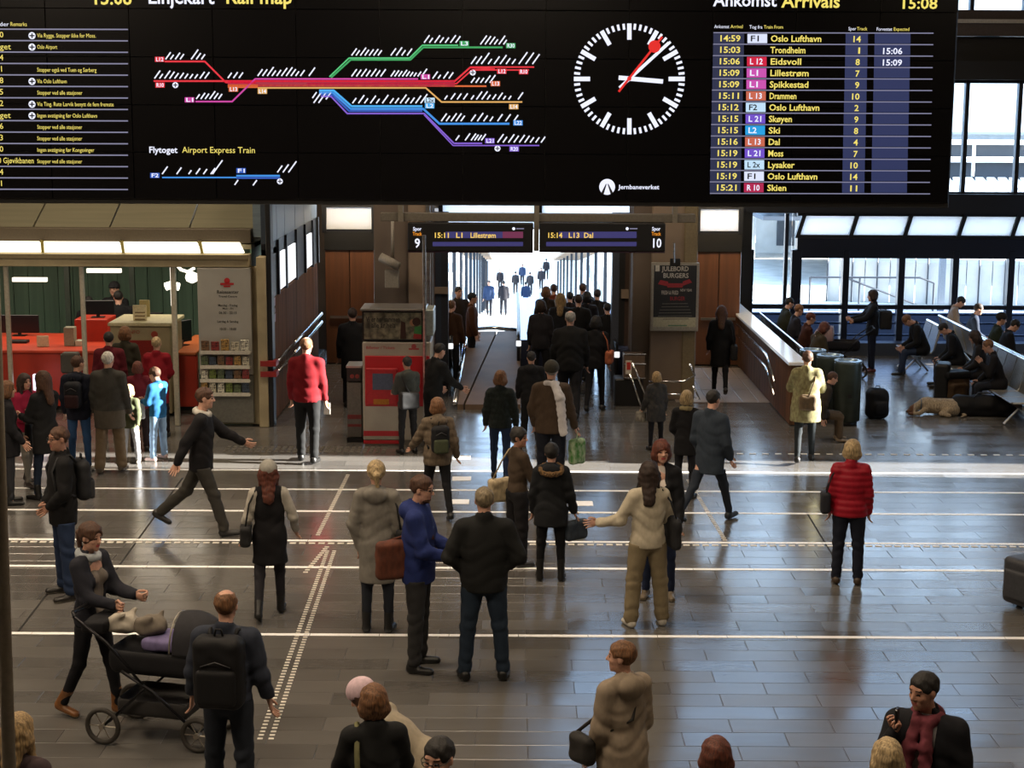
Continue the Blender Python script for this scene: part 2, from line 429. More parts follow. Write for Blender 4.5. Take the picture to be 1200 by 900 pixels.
box('rail', xs7[1], 13.9, BW - .06, BW + .2, 2.12, 2.56, MPST, w7)
for z in (.35, .62, .82): box('rail', 4.95, 13.9, BW + .16, BW + .2, z, z + .04, mat('4c5a6e', .4), w7)
box('trim_6', X_at(868, 300), X_at(872, 300) + .15, BW - .1, BW + .2, 0, 3.6, MBLK, kind=ST)
box('mullion', X_at(922, 300) - .06, X_at(922, 300) + .02, BW - .05, BW + .1, 0, 3.1, MPST, w7)
box('trim_7', 4.9, 13.9, BW - .5, BW - .1, 0, .28, mat('2a313d', .5), kind=ST)

# ---- portal columns
def column(i, x0, x1, y0, y1, z1, wide):
    c0 = box('wall_column_%s' % i, x0, x1, y0, y1, 0, z1, MTAUPE, kind=ST, b=.02)
    s_ = (x1 - x0)
    if wide: box('pilaster', x0 + s_*.28, x1 - .03, y0 - .12, y0 + .02, 0, z1, MCONC, c0, .02); box('pilaster', x1 - s_*.22, x1 - .01, y0 - .16, y0, 0, z1, mat('75684f', .8), c0, .02)
    else: box('pilaster', x0 + s_*.6, x1 - .02, y0 - .12, y0 + .02, 0, z1, MCONC, c0, .02); box('pilaster', x1 - .1, x1 - .02, y0 - .2, y0 - .1, 0, z1, MSTEEL, c0, .01)
    return c0
cL = column('left', X_at(438, 300, 30), X_at(506, 300, 30), 30, 31.2, 5.2, False)
cR = column('right', X_at(742, 300, 30), X_at(817, 300, 30), 30, 31.2, 5.2, True)
# inner door posts and surveillance camera
pl = box('door_1', X_at(510, 300, 31), X_at(517, 300, 31), 31, 31.3, 0, 3.4, mat('353c48', .4, metal=.3), kind=ST)
for (a_, b_, cc) in ((505, 510, '3a241c'), (517, 525, '23252c'), (718, 726, '3a3f4a'), (726, 733, '171717'), (733, 744, '3a2a22')):
    box('door_post', X_at(a_, 300, 31), X_at(b_, 300, 31), 31.0, 31.35, 0, 3.4, mat(cc, .5), pl)
box('door_post', X_at(505, 300, 31), X_at(525, 300, 31), 30.95, 31.05, 1.85, 1.98, MCONC, pl)
box('door_post', X_at(728, 332, 31), X_at(744, 332, 31), 30.95, 31.05, 1.78, 1.95, MCONC, pl)
cc = empty('security_camera', P(459, 306, 29.7), 0, 'grey cylindrical camera hung on the left portal column', 'camera')
MB().tube([(-.2, -.05, .08), (.14, -.15, -.08)], .085, 12).done('camera_body', mat('8d877c', .5), cc, True)
MB().tube([(.02, 0, .05), (.02, 0, .85)], .03, 8).done('drop_tube', mat('8d877c', .5), cc, True)
box('control_box', -.13, .13, .0, .12, -.5, -.16, mat('8a8478', .5), cc, .01)
# ---- the way down to the tracks: flat, then a long ramp in the open
MWHITE = mat('e8e6e0', .7, scale=2, var=.05)
MPAVE = mat('d9d6cf', .7, scale=1.5, var=.08)
ZB = -8.25
def zr(y): return 0 if y < 36.3 else max(-.11 * (y - 36.3), ZB)
rp_ = MB()
rp_.hexa([(-1.9, 36.3, -.4), (3.3, 36.3, -.4), (3.3, 111.3, ZB - .4), (-1.9, 111.3, ZB - .4), (-1.9, 36.3, 0), (3.3, 36.3, 0), (3.3, 111.3, ZB), (-1.9, 111.3, ZB)])
ramp = rp_.done('floor_ramp', MPAVE, kind=ST)
box('floor_trackside', -60, 60, 58, 420, ZB - .4, ZB - .02, MPAVE, kind=ST)
# median plate between the travel lanes
med = empty('escalator_median', (0, 0, 0), 0, 'brown metal deck running between the two escalators', 'escalator')
mb = MB(); pts = [F(532, 480, .12), F(606, 480, .12), P(609, 386, 36.3), P(543, 386, 36.3)]
z2 = .72
A_, B_ = F(536, 474, .1), F(610, 474, .1); Cc, D_ = F(609, 388, z2), F(548, 388, z2)
MDECK = mat('6b5848', .6, 'plain', scale=3, var=.06, bump=.02, spec=.25)
sx_ = lambda t, u: A_.lerp(D_, t).lerp(B_.lerp(Cc, t), u)
def slab(u0, u1, name):
    q = [sx_(0, u0), sx_(0, u1), sx_(1, u1), sx_(1, u0)]
    MB().hexa([Vector((v.x, v.y, v.z - .09)) for v in q] + q).done(name, MDECK, med)
q = [(0, 0), (0, .08), (1, .52), (1, 0)]
for nm, uv in (('deck_panel', ((0, 0), (0, .09), (1, .55), (1, 0))), ('deck_panel', ((0, .12), (0, 1), (1, 1), (1, .58)))):
    pq = [sx_(t, u) for t, u in uv]; MB().hexa([Vector((v.x, v.y, 0)) for v in pq] + pq).done(nm, MDECK, med)
MB().tube([sx_(0, 0) + Vector((-.05, 0, .02)), sx_(.5, -.02), sx_(.9, -.01), sx_(1.0, .04) + Vector((0, .1, .03)), sx_(1, .5) + Vector((0, .3, .03)), sx_(1, 1) + Vector((0, .1, .0))], .045, 8).done('edge_trim', MCHROME, med, True)
# escalator balustrades
MBLUE = glass((.55, .65, .95), .3)
MRUB = mat('17181c', .4)
def balustrade(name, x, y0, y1, label, w=.5, z1=.95):
    e = empty(name, (x, y0, 0), 0, label, 'escalator')
    L_ = y1 - y0
    box('skirt', -w/2, w/2, .2, L_, 0, .35, MSTEEL, e, .01)
    for s_ in (-1, 1):
        box('glass_panel', s_*w/2 - .01, s_*w/2 + .01, .25, L_, .35, z1 - .05, MBLUE, e)
        MB().tube([(s_*w/2, .5, .3), (s_*w/2, .12, .42), (s_*w/2, 0, z1 - .25), (s_*w/2, .18, z1 - .02), (s_*w/2, .5, z1), (s_*w/2, L_, z1)], .035, 8).done('handrail', MRUB, e, True)
    box('deck', -w/2 + .02, w/2 - .02, .2, L_, z1 - .14, z1 - .10, mat('5b6a96', .25, metal=.3), e, .005)
    box('end_cap', -w/2, w/2, .16, .22, .1, z1 - .1, mat('2f3448', .3, metal=.4), e, .01)
    for k in range(4): box('seam', -w/2 + .04 + k*(w-.08)/3 - .005, -w/2 + .04 + k*(w-.08)/3 + .005, .15, .17, .1, z1-.12, MCHROME, e)
    for s_ in (-1, 1): MB().tube([(s_*w/2, .02, z1 - .1), (s_*w/2, .02, z1 - .2)], .05, 8).done('newel_lamp', mat('ffffff', .5, emit=1.0), e, True)
    return e
pb = F(624, 425); balustrade('escalator_balustrade', P(624, 415, 31.6).x, 31.6, 39, 'middle escalator balustrade with blue glass, right of the brown deck', .55)
balustrade('escalator_balustrade', P(520, 400, 31.8).x - .02, 31.2, 33.1, 'left escalator balustrade behind the red ticket machine', .36)
balustrade('escalator_balustrade', P(740, 430, 31.2).x - .15, 30.2, 37, 'right escalator balustrade beside the poster column', .4)
ci = empty('escalator_control', F(738, 476), 0, 'black escalator end cabinet with chrome frame beside the poster column', 'cabinet')
box('body', -.28, .24, 0, .5, 0, .5, MBLK, ci, .02); box('panel', -.12, .26, -.02, .4, .5, .95, mat('6c5a4c', .4, metal=.4), ci, .01)
box('notice', -.09, .02, -.03, -.02, .6, .85, mat('c9c0b0', .6), ci); box('notice_mark', -.07, 0, -.035, -.03, .68, .82, mat('b02a20', .6), ci)
for z in (.52, .78, .96): box('frame_bar', -.12, .28, -.03, .0, z, z + .02, MCHROME, ci)
# posts of the glazed walkway down the ramp, both sides
ORD = ['nearest', 'second', 'third', 'fourth', 'fifth', 'sixth', 'seventh', 'eighth', 'ninth', 'tenth', 'eleventh', 'farthest']
def post_row(x, ys, side):
    for k, y in enumerate(ys):
        e = box('walkway_post', x - .055, x + .055, y - .06, y + .06, zr(y), 3.1 + zr(y), mat('1c222c', .5)); tag(e, '%s thin dark steel post of the row on the %s of the sunlit ramp' % (ORD[k], side), 'post', 'walkway posts on the ' + side)
post_row(-1.66, [40 + 6 * k for k in range(12)], 'left')
post_row(2.98, [40 + 6 * k for k in range(12)], 'right')
cp = MB()
for (xa_, xb_) in ((-2.8, -1.3), (2.7, 4.4)): cp.hexa([(xa_, 36.6, 3.14), (xb_, 36.6, 3.14), (xb_, 108, -4.70), (xa_, 108, -4.70), (xa_, 36.6, 3.3), (xb_, 36.6, 3.3), (xb_, 108, -4.54), (xa_, 108, -4.54)])
cp.done('ceiling_canopy', mat('7c6650', .7), kind=ST)
# pale train standing on the left of the ramp, and one on the right
def train(x0, x1, y0, y1, lab):
    t = empty('train', ((x0+x1)/2, y0, ZB), 0, lab, 'train'); w = x1 - x0; L_ = y1 - y0
    mb = MB(); prof = [(-w/2, .3), (w/2, .3), (w/2, 3.2), (w/2-.3, 3.8), (-w/2+.3, 3.8), (-w/2, 3.2)]
    V = [(p[0], 0, p[1]) for p in prof] + [(p[0], L_, p[1]) for p in prof]
    mb.add(V, [tuple(range(6)), tuple(range(11, 5, -1))] + [(i, (i+1) % 6, (i+1) % 6+6, i+6) for i in range(6)]); mb.done('car_body', mat('d5d3cf', .4), t)
    s_ = w/2 if x0 < 0 else -w/2
    for k in range(int(L_ / 3)):
        box('window_band', s_ - .02, s_ + .02, 1 + k*3, 3 + k*3, 1.9, 2.7, mat('39424e', .2), t)
train(-6.4, -3.6, 66, 130, 'pale grey train standing left of the sunlit ramp')
train(5.4, 8.2, 96, 150, 'pale grey train standing right of the sunlit ramp')

# ---- outdoors to the right: track bed, platform, ribbed shelter wall, white building
box('floor_trackbed', 4.95, 30, 36.4, 58, -1.6, -1.3, mat('3a4350', .9, scale=6), kind=ST)
for i, y in enumerate((38.2, 39.7, 42.2, 43.6)):
    tag(box('rail_track', 4.95, 30, y, y + .09, -1.3, -1.14, mat('7d8fa8', .3, metal=.7)), ['steel rail nearest the big windows', 'second steel rail out from the big windows', 'third steel rail out from the big windows', 'steel rail nearest the far platform edge'][i], 'rail')
plt = box('floor_platform', 4.95, 30, 45, 70, -1.3, -.25, MPAVE, kind=ST)
box('platform_edge', 4.95, 30, 44.85, 45.0, -1.3, -.22, mat('2d3440', .7), plt)
sh = empty('ribbed_screen', (9.35, 47.9, -.25), 0, 'pale ribbed panel screen on the platform outside the windows', 'screen')
MRIB = mat('b9b3ac', .5, scale=2, var=.06)
ln = Vector((10, -2.6, 0)); n_ = 30; dn = ln.normalized(); up = Vector((0, 0, 1)); nr = Vector((dn.y, -dn.x, 0))
for k in range(n_):
    a_ = dn * (k * .36); b_ = dn * (k * .36 + .33); pr = [(0, 0), (0, 1.22), (.06, 1.34), (.2, 1.4)]
    V = []
    for q in (a_, b_):
        for (o_, z) in pr: V.append(q - nr * o_ + up * z)
    for q in (a_, b_): V.append(q - nr * .3 + up * 1.4); 
    V2 = [a_ - nr*.3, b_ - nr*.3]
    Fc = [(0, 4, 5, 1), (1, 5, 6, 2), (2, 6, 7, 3), (3, 7, 9, 8)]
    mk('rib_panel', V + V2, Fc + [(8, 9, 11, 10), (0, 10, 11, 4), (0, 1, 2, 3, 8, 10), (4, 11, 9, 7, 6, 5)], MRIB, sh)
    if k % 2 == 0:
        q = dn * (k * .36 - .02) + nr * .05; MB().tube([q, q + up * 1.2, q - nr * .1 + up * 1.37], .022, 6).done('batten', mat('2b2d33', .5), sh)
hr = empty('outdoor_stair_rail', (9.6, 45.6, -.25), 0, 'dark steel stair railing on the platform in front of the ribbed screen', 'railing')
for (pa, pb_) in (((-1.2, 0, .95), (1.9, 0, .95)), ((1.9, 0, .95), (2.3, 0, .8)), ((-.1, 0, .9), (2.0, 0, .12)), ((-1.2, 0, 0), (-1.2, 0, .95)), ((2.3, 0, 0), (2.3, 0, .8)), ((.2, 0, 0), (.2, 0, .95))):
    MB().tube([pa, pb_], .03, 6).done('rail', mat('30343c', .5), hr)
box('post', 2.45, 2.62, 0, .15, 0, 1.6, mat('767a80', .6), hr)
wb = empty('white_station_building', (10.2, 64, -.25), 0, 'white station building with columns seen through the tall left pane', 'building')
box('wall', -4, 5.0, 0, 6, 0, 3.4, MWHITE, wb)
for k, x in enumerate((-1.3, .6, 2.2)): box('pillar', x, x + .35, -2.2, -1.8, 0, 3.0, MWHITE, wb, .02)
for k in range(3): box('opening', .2 + k*1.5, 1.3 + k*1.5, -.05, .02, .3, 1.9, mat('5a5f66', .5), wb)
box('canopy', -4, 5, -3, 0, 3.0, 3.2, MWHITE, wb)
fb = empty('white_terminal_block', (17, 86, -1), 0, 'white building with round dark windows seen through the upper windows', 'building')
box('wall', -8, 26, 0, 8, 0, 22, MWHITE, fb)
for (x, z, r_) in ((14.6, 10.6, .9), (13.3, 8.7, .7), (11.0, 9.6, .25), (10.2, 9.6, .2), (7.6, 10.3, .6)):
    MB().tube([(x, -.06, z), (x, .02, z)], r_, 16).done('round_window', mat('2c4a52', .3), fb)
for z in (4.6, 5.1): box('ledge', -8, 26, -.8, 0, z, z + .12, mat('8d9197', .5), fb)
pr_ = empty('platform_roofs', (8, 52, 2.1), 0, 'low ribbed platform roofs seen through the upper windows', 'roof')
for k in range(36):
    MB().hexa([(k*.42, 0, 0), (k*.42+.3, 0, 0), (k*.42+2.0, 9, .7), (k*.42+1.7, 9, .7), (k*.42, 0, .08), (k*.42+.3, 0, .08), (k*.42+2.0, 9, .78), (k*.42+1.7, 9, .78)]).done('roof_slat', mat('b9bcc0', .5), pr_)
box('roof_deck', 0, 17, 0, 9.2, -.25, -.12, mat('4d535b', .7), pr_)
for y, z in ((10, 1.3), (13, 1.9)):
    box('roof_edge', -1, 19, y, y + 2.2, z, z + .15, MWHITE, pr_); box('roof_under', -1, 19, y + .3, y + 1.5, z - .7, z, mat('3c4046', .7), pr_)
for k in range(6): MB().tube([(1.5 + k*2.6, 9.5, .8), (1.5 + k*2.6, 9.5, 2.1)], .06, 6).done('mast', MWHITE, pr_)
box('floor_yard', 10.5, 60, 70, 84, -1.2, -.9, mat('a8a6a2', .9), kind=ST)

# ---- passage left of the portal: side wall with windows
MPANEL = MCOP
wl = box('wall_passage', -4.45, -4.22, 27.3, 36, 0, .02, MDARK, kind=ST)
def wp(y0, y1, z0, z1, m_=MWOOD, nm='wall_panel', x=-4.1): box(nm, x - .14, x, y0 + .008, y1 - .008, z0, z1, m_, wl, .004)
ysn = [27.3, 28.2, 29.2, 30.6, 31.9, 33.1, 34.0]
for k in range(6):
    wp(ysn[k], ysn[k+1], .02, 2.15)
    if k in (0, ): wp(ysn[k], ysn[k+1], 2.15, 3.0, MBLK)
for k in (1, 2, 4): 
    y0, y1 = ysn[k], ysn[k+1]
    box('pane', -4.13, -4.09, y0 + .06, y1 - .06, 2.2, 2.85, mat('f4f6fa', emit=1.1), wl)  # panes glow by themselves in place of daylight; nothing bright lies behind
wp(30.6, 31.9, 2.15, 2.9, MFRAME); wp(33.1, 34.0, 2.15, 2.9, MFRAME)
wp(27.3, 34, 2.88, 3.1, MFRAME)
for y in ysn[1:]: wp(y - .06, y + .06, 2.15, 3.1, MFRAME, 'mullion', -4.06)
for k in range(6): wp(ysn[k], ysn[k+1], 3.1, 4.2, mat('3a4450', .4, metal=.2), 'upper_panel')
tag(wl, None, None)
for z in (.92, 1.10): MB().tube([(-4.0, 27.4, z), (-4.0, 33.8, z)], .028, 8).done('handrail', MCHROME, wl, True)
for z in (.92, 1.10): box('rail_end', -4.25, -3.98, 27.02, 27.3, z - .045, z + .045, mat('8f1c1a', .5), wl)
ik = Ink()
for (y, z0) in ((27.75, 2.0), (27.75, 1.72)):
    ux, uz = Vector((0, 1, 0)), Vector((0, 0, 1)); o = Vector((-4.09, y, z0))
    ik.disc('p', o + uz*.2, ux, uz, .045, 10); ik.quad('p', [o + ux*-.06, o + ux*.06, o + ux*.09 + uz*.14, o + ux*-.09 + uz*.14])
ik.done('pictogram', {'p': mat('8a6a78', .6)}, wl)
# ---- parapet on the right of the portal
pw = box('wall_parapet', 4.8, 4.98, 27.4, 35.9, 0, .02, MDARK, kind=ST)
for k in range(5):
    y0 = 27.4 + k*1.7; box('wall_panel', 4.78, 5.0, y0 + .006, y0 + 1.694, .02, 1.06, MWOOD, pw, .005)
box('cap', 4.72, 5.06, 27.35, 35.9, 1.06, 1.12, mat('ffffff', .15), pw, .01)
for z in (.72, .95):
    MB().tube([(4.68, 33.5, z), (4.66, 29.4, z), (4.6, 28.0, z - .28)], .025, 8).done('handrail', MCHROME, pw, True)

pa, pb_ = P(-11, 250, 7.2), P(11, 905, 7.2); dz = (pb_ - pa) / (pb_.z - pa.z)
pp_ = MB().tube([pa + dz * (0 - pa.z), pa + dz * (10 - pa.z)], .031, 14).done('steel_pole', mat('8a7f6c', .6), None, True); tag(pp_, 'slim grey brown pole close to the camera at the left edge', 'pole')
# ============================================================ INFORMATION BOARD
BY = 20.0
def B(px, py, o=.0): return P(px, py, BY - .012 - o)
LED = {'w': mat('e9ecff', emit=1.0), 'y': mat('f0dc6a', emit=.95), 'ln': mat('8a8aa8', emit=.75), 'col': mat('1d2748', emit=.9), 'col2': mat('25305a', emit=.9), 'red': mat('d81e33', emit=1.0),
       'pur': mat('c23a9a', emit=1.0), 'grn': mat('2aa05a', emit=.9), 'grn2': mat('4cc47a', emit=.9), 'blu': mat('2f86d8', emit=1.0), 'blu2': mat('3aa5e8', emit=1.0), 'vio': mat('7a55c8', emit=.95),
       'tan': mat('d8a45a', emit=.95), 'org': mat('d8632e', emit=.9), 'L12': mat('c8103c', emit=1.0), 'L1': mat('c24aa8', emit=1.0), 'L13': mat('c0604a', emit=1.0), 'F1': mat('d5dcf5', emit=1.0), 'F2': mat('b9d8f0', emit=1.0),
       'L21': mat('6a4ac0', emit=1.0), 'L2': mat('1398d8', emit=1.0), 'R10': mat('a81a4a', emit=1.0), 'k': mat('0a0a14', .6), 'rd': mat('d01818', emit=1.1), 'band': mat('a01838', emit=1.0), 'mapb': mat('1a50b0', emit=1.0), 'sg': mat('35336a', emit=.9), 'sr': mat('6e2a4c', emit=.9), 'am': mat('f0c860', emit=1.0), 'or': mat('e08a20', emit=1.0)}
px_m = lambda p: p * (BY / math.cos(PITCH) * .99) / FPX
bd = empty('information_board', (0, BY, 4.2), 0, 'huge black video wall showing train times, line map and clock', 'screen')
bd.location = (0, 0, 0)
PW, PH = 94.85, 54.0
o_ = B(1118.5, 240)
pw_ = px_m(PW) * 1.003; ph_ = px_m(PH)
X1 = B(1113, 240).x; Z0 = B(1113, 240).z + .02
box('casing', X1 - pw_*13.05, X1, BY + .03, BY + .4, Z0 - .06, Z0 + ph_*6 + .1, MBLK, bd, .01)
MSC = mat('030305', .22, bump=0, var=.0, spec=.5)
me = None
XS = B(1024, 200).x   # a seam
for r in range(6):
    for c_ in range(13):
        x1 = X1 - .02 if c_ == 0 else XS - (c_ - 1) * pw_; x0 = XS - c_ * pw_
        q = MB().box(x0 + .004, x1 - .004, BY - .01, BY + .04, Z0 + r*ph_ + .004, Z0 + (r+1)*ph_ - .004, .003).done('screen_panel', MSC, bd)
ux, uz, NR = Vector((1, 0, 0)), Vector((0, 0, 1)), Vector((0, -1, 0))
ik = Ink()
def T(c, s, px, py, capx, w=None, bold=False, center=False):  # capx: cap height px ; py: baseline
    ik.text(c, s, B(px, py, .004), ux, uz, px_m(capx) / .70, px_m(w) if w else None, bold, center)
def Ln(c, x0, y0, x1, y1, w=1.2, o=.003): ik.line(c, B(x0, y0, o), B(x1, y1, o), px_m(w), NR)
def Q(c, x0, y0, x1, y1, o=.002): ik.quad(c, [B(x0, y1, o), B(x1, y1, o), B(x1, y0, o), B(x0, y0, o)])
# titles
T('y', '15:08', 107, 5, 15, 46, True); T('w', 'Linjekart', 173, 4, 16, 76, True); T('y', 'Rail map', 264, 4, 16, 76, True)
T('w', 'Ankomst', 836, 7, 14, 72, True); T('y', 'Arrivals', 916, 8.5, 14, 66, True); T('y', '15:08', 1054, 10, 12, 43, True)
T('y', 'Remarks', 12, 30.5, 4.5, 19); T('w', 'ander', -8, 30.5, 4.5, 18)
rem = ['Via Rygge. Stopper ikke for Moss.', 'Oslo Airport', '', 'Stopper også ved Tuen og Sørberg', 'Via Oslo Lufthavn', 'Stopper ved alle stasjoner', 'Via Ting. Rute Larvik benytt de fem fremste', 'Ingen avstigning før Oslo Lufthavn', 'Stopper ved alle stasjoner', 'Stopper ved alle stasjoner', 'Ingen avstigning før Kongsvinger', 'Stopper ved alle stasjoner', '', '']
wid = [67, 23, 0, 68, 34, 52, 88, 69, 52, 52, 66, 52, 0, 0]
lft = ['', 'Flytoget', '', '', '', '', '', 'Flytoget', '', '', '', '0 Gjøvikbanen', '', '']
for i in range(15):
    y = 34.3 + 13.4 * i; Ln('ln', -60, y - .3, 150, y + .2, 1.4)
    if i < 14:
        if rem[i]: T('y', rem[i], 43.5, y + 9.5, 4.6, wid[i])
        if i in (0, 1, 4, 6, 7):
            ik.disc('w', B(37.5, y + 7.5, .003), ux, uz, px_m(4)); Ln('k', 34.5, y + 7.5, 40.5, y + 7.5, 1.4, .006); Ln('k', 37.5, y + 4.5, 37.5, y + 10.5, 1.4, .006)
        if lft[i] == 'Flytoget': T('y', lft[i], -21, y + 10, 6.5, 33)
        elif lft[i]: T('y', lft[i], -2, y + 9.5, 6.5, 41)
        else: T('y', str((i * 7) % 10), -.5, y + 9.5, 6.5)
# arrivals table
ankr = [('14:59', 'F1', 'Oslo Lufthavn', '14', ''), ('15:03', '', 'Trondheim', '1', '15:06'), ('15:06', 'L12', 'Eidsvoll', '8', '15:09'), ('15:09', 'L1', 'Lillestrøm', '7', ''), ('15:09', 'L1', 'Spikkestad', '9', ''), ('15:11', 'L13', 'Drammen', '10', ''), ('15:12', 'F2', 'Oslo Lufthavn', '2', ''), ('15:15', 'L21', 'Skøyen', '9', ''), ('15:15', 'L2', 'Ski', '8', ''), ('15:16', 'L13', 'Dal', '4', ''), ('15:19', 'L21', 'Moss', '7', ''), ('15:19', 'L2x', 'Lysaker', '10', ''), ('15:19', 'F1', 'Oslo Lufthavn', '14', ''), ('15:21', 'R10', 'Skien', '11', '')]
T('w', 'Ankomst', 837, 33, 3.8, 17); T('y', 'Arrival', 856, 33, 3.8, 14); T('w', 'Tog fra', 878, 33.5, 3.8, 15); T('y', 'Train From', 895, 33.5, 3.8, 22)
T('w', 'Spor', 994, 35.5, 3.8, 9); T('y', 'Track', 1004, 35.5, 3.8, 12); T('w', 'Forventet', 1027, 36, 3.8, 18); T('y', 'Expected', 1047, 36, 3.8, 18)
for i, (t, l, d, s_, e_) in enumerate(ankr):
    y = 38.3 + 13.45 * i; k = i * -.32
    Q('col', 836 + k, y + .9, 872 + k, y + 12.7); Q('col2', 991 + k, y + .9, 1017 + k, y + 12.7); Q('col2', 1025 + k, y + .9, 1067 + k, y + 12.7)
    Ln('ln', 836 + k, y, 1094 + k, y + .6, 1.2)
    T('y', t, 842 + k, y + 10, 6.8, 25, True)
    if l:
        cm = {'F1': 'F1', 'L12': 'L12', 'L1': 'L1', 'L13': 'L13', 'F2': 'F2', 'L21': 'L21', 'L2': 'L2', 'L2x': 'F2', 'R10': 'R10'}[l]
        Q(cm, 876 + k, y + 1.4, 899 + k, y + 12.2, .003); T('k' if cm in ('F1', 'F2') else 'w', l[0] + ' ' + l[1:] if len(l) > 2 else l, 879 + k, y + 10, 6.4, 15 if len(l) > 2 else 10, True)
    T('y', d, 903 + k, y + 10.4, 7, len(d) * 4.45, True)
    T('y', s_, (1003 if len(s_) == 1 else 998) + k, y + 11, 6.8, 5 if len(s_) == 1 else 10.5, True)
    if e_: T('w', e_, 1033 + k, y + 11.5, 6.8, 24, True)
Ln('ln', 832, 38.3 + 13.45*14, 1090, 38.9 + 13.45*14, 1.2)
# clock
cx, cy = 737.5, 92.5
for m_ in range(60):
    a_ = R(6 * m_); s_, c2 = math.sin(a_), -math.cos(a_)
    r0, r1, w_ = (46, 65, 5) if m_ % 5 == 0 else (58, 65, 2.8)
    Ln('w', cx + s_*r0, cy + c2*r0, cx + s_*r1, cy + c2*r1, w_)
Ln('w', 725, 91, 777, 95.5, 5, .004); Ln('w', 726, 103, 784, 50, 3.6, .006); Ln('rd', 725, 107.5, 776, 43, 2.6, .008)
ik.disc('rd', B(767, 54.5, .009), ux, uz, px_m(7)); ik.disc('rd', B(737.5, 92, .009), ux, uz, px_m(2.5))
# keeper logo
ik.disc('w', B(711.5, 219, .003), ux, uz, px_m(9.2), 28)
ik.quad('k', [B(704.5, 226, .005), B(707.5, 227.5, .005), B(711, 215.5, .005), B(710, 215.5, .005)]); ik.quad('k', [B(718.5, 226, .005), B(715.5, 227.5, .005), B(712, 215.5, .005), B(713, 215.5, .005)])
T('w', 'Jernbaneverket', 725, 221.5, 5, 47, True)
# line map
def pl_(c, pts, w):
    for a_, b_ in zip(pts, pts[1:]): Ln(c, *a_, *b_, w)
    for p in pts[1:-1]: ik.disc(c, B(p[0], p[1], .003), ux, uz, px_m(w/2), 8)
pl_('red', [(193, 72), (240, 72), (264.5, 96.5), (300, 97)], 2.0); pl_('red', [(180, 95), (270, 95)], 2)
pl_('band', [(267, 98), (533, 98)], 7.0); pl_('red', [(267, 95), (533, 95), (551, 79), (580, 81)], 2); pl_('red', [(360, 98), (535, 98), (553, 82), (620, 82)], 1.6); pl_('red', [(551, 78.6), (626, 78.6)], 1.6)
pl_('pur', [(229, 119), (272, 119), (299, 92.5), (490, 92.5)], 1.8)
pl_('org', [(267, 101), (302, 101)], 4); pl_('org', [(302, 100), (570, 101)], 1.8); pl_('tan', [(302, 103), (499, 103), (517.5, 119.5), (612, 119.5)], 1.8)
pl_('grn2', [(386, 90), (409, 68), (480, 68), (495, 53), (537, 53)], 1.5); pl_('grn', [(388, 91), (411, 70), (481, 70), (496, 55.5), (589, 55.5)], 2)
pl_('blu2', [(374, 106), (391, 106), (412, 124.5), (495, 124.5)], 2.2); pl_('blu', [(374, 108.5), (390, 108.5), (411, 127.5), (496, 127.5), (515, 145), (597, 145)], 2.4); pl_('mapb', [(376, 110.5), (390, 111.5), (409, 130), (495, 130)], 2.2)
pl_('vio', [(376, 113), (388, 113), (407, 133), (497, 133), (532, 168), (565, 168)], 1.8); pl_('vio', [(497, 134.5), (531, 170.5), (632, 170.5)], 1.4)
def ticks(x0, x1, y, n_, h=8, dn=False):
    rr = random.Random(int(x0 * 7 + y))
    for k in range(n_):
        x = x0 + (x1 - x0) * k / max(1, n_ - 1); hh = h * (.5 + .7 * rr.random()); sgn = 1 if dn else -1
        Ln('w', x, y, x + hh * .72 * (-sgn), y + sgn * hh, 1.5)
for a_ in ((194, 211, 69.5, 4, 8), (224, 236, 69.5, 3, 10), (181, 240, 92, 11, 8), (230, 256, 116, 6, 9), (267, 280, 91.5, 3, 9), (302, 352, 89, 10, 9), (362, 366, 89, 1, 9), (412, 443, 65, 7, 8), (458, 477, 65, 4, 10), (497, 534, 50, 7, 8), (563, 590, 52, 6, 9), (552, 564, 75, 3, 12), (572, 600, 75, 5, 9), (608, 624, 75, 3, 12),
           (412, 446, 89.5, 7, 8), (458, 494, 89.5, 9, 8), (507, 526, 92, 4, 8), (552, 574, 97, 5, 8), (413, 448, 121, 6, 9), (457, 493, 121, 7, 9), (521, 543, 116.5, 4, 8), (552, 596, 116.5, 8, 8), (607, 613, 116.5, 1, 12), (517, 540, 142, 5, 8), (552, 574, 142, 4, 9), (583, 602, 142, 3, 9), (534, 545, 164.5, 2, 7), (552, 564, 164.5, 4, 8), (583, 634, 167, 9, 9),
           (190, 192, 204, 1, 12), (207, 209, 204, 1, 7), (221, 247, 204, 4, 9), (249, 251, 204, 1, 16), (325, 338, 202, 3, 12)): ticks(*a_)
ticks(371, 388, 108, 4, 11, True); ticks(279, 281, 211, 1, 8, True); ticks(301, 303, 211, 1, 11, True)
def lab(c, s, x, y, w=11, tc='w'): Q(c, x - w/2, y - 3, x + w/2, y + 3, .005); ik.text(tc, s, B(x - w/2 + 1.2, y + 2.2, .007), ux, uz, px_m(4.4)/.7, px_m(w - 2.4), True)
for a_ in (('red', 'L12', 187, 69.5), ('red', 'R10', 187.5, 99.7), ('pur', 'L1', 222, 117), ('org', 'L13', 273.5, 104.5), ('tan', 'L14', 307.5, 107), ('pur', 'L1', 498.5, 90), ('F2', 'L2x', 503.5, 117.5, 12, 'k'), ('blu2', 'L2', 503.5, 124), ('grn', 'L3', 544, 51), ('grn', 'R30', 598.5, 53.5), ('red', 'L12', 588, 83.5), ('red', 'R10', 613.5, 84), ('org', 'L13', 580.5, 98), ('tan', 'L14', 602, 125), ('blu', 'L22', 607, 144), ('vio', 'L21', 574, 165), ('vio', 'R20', 602.5, 174.5), ('mapb', 'F2', 181.5, 205.5), ('mapb', 'F1', 282.5, 200)): lab(*a_)
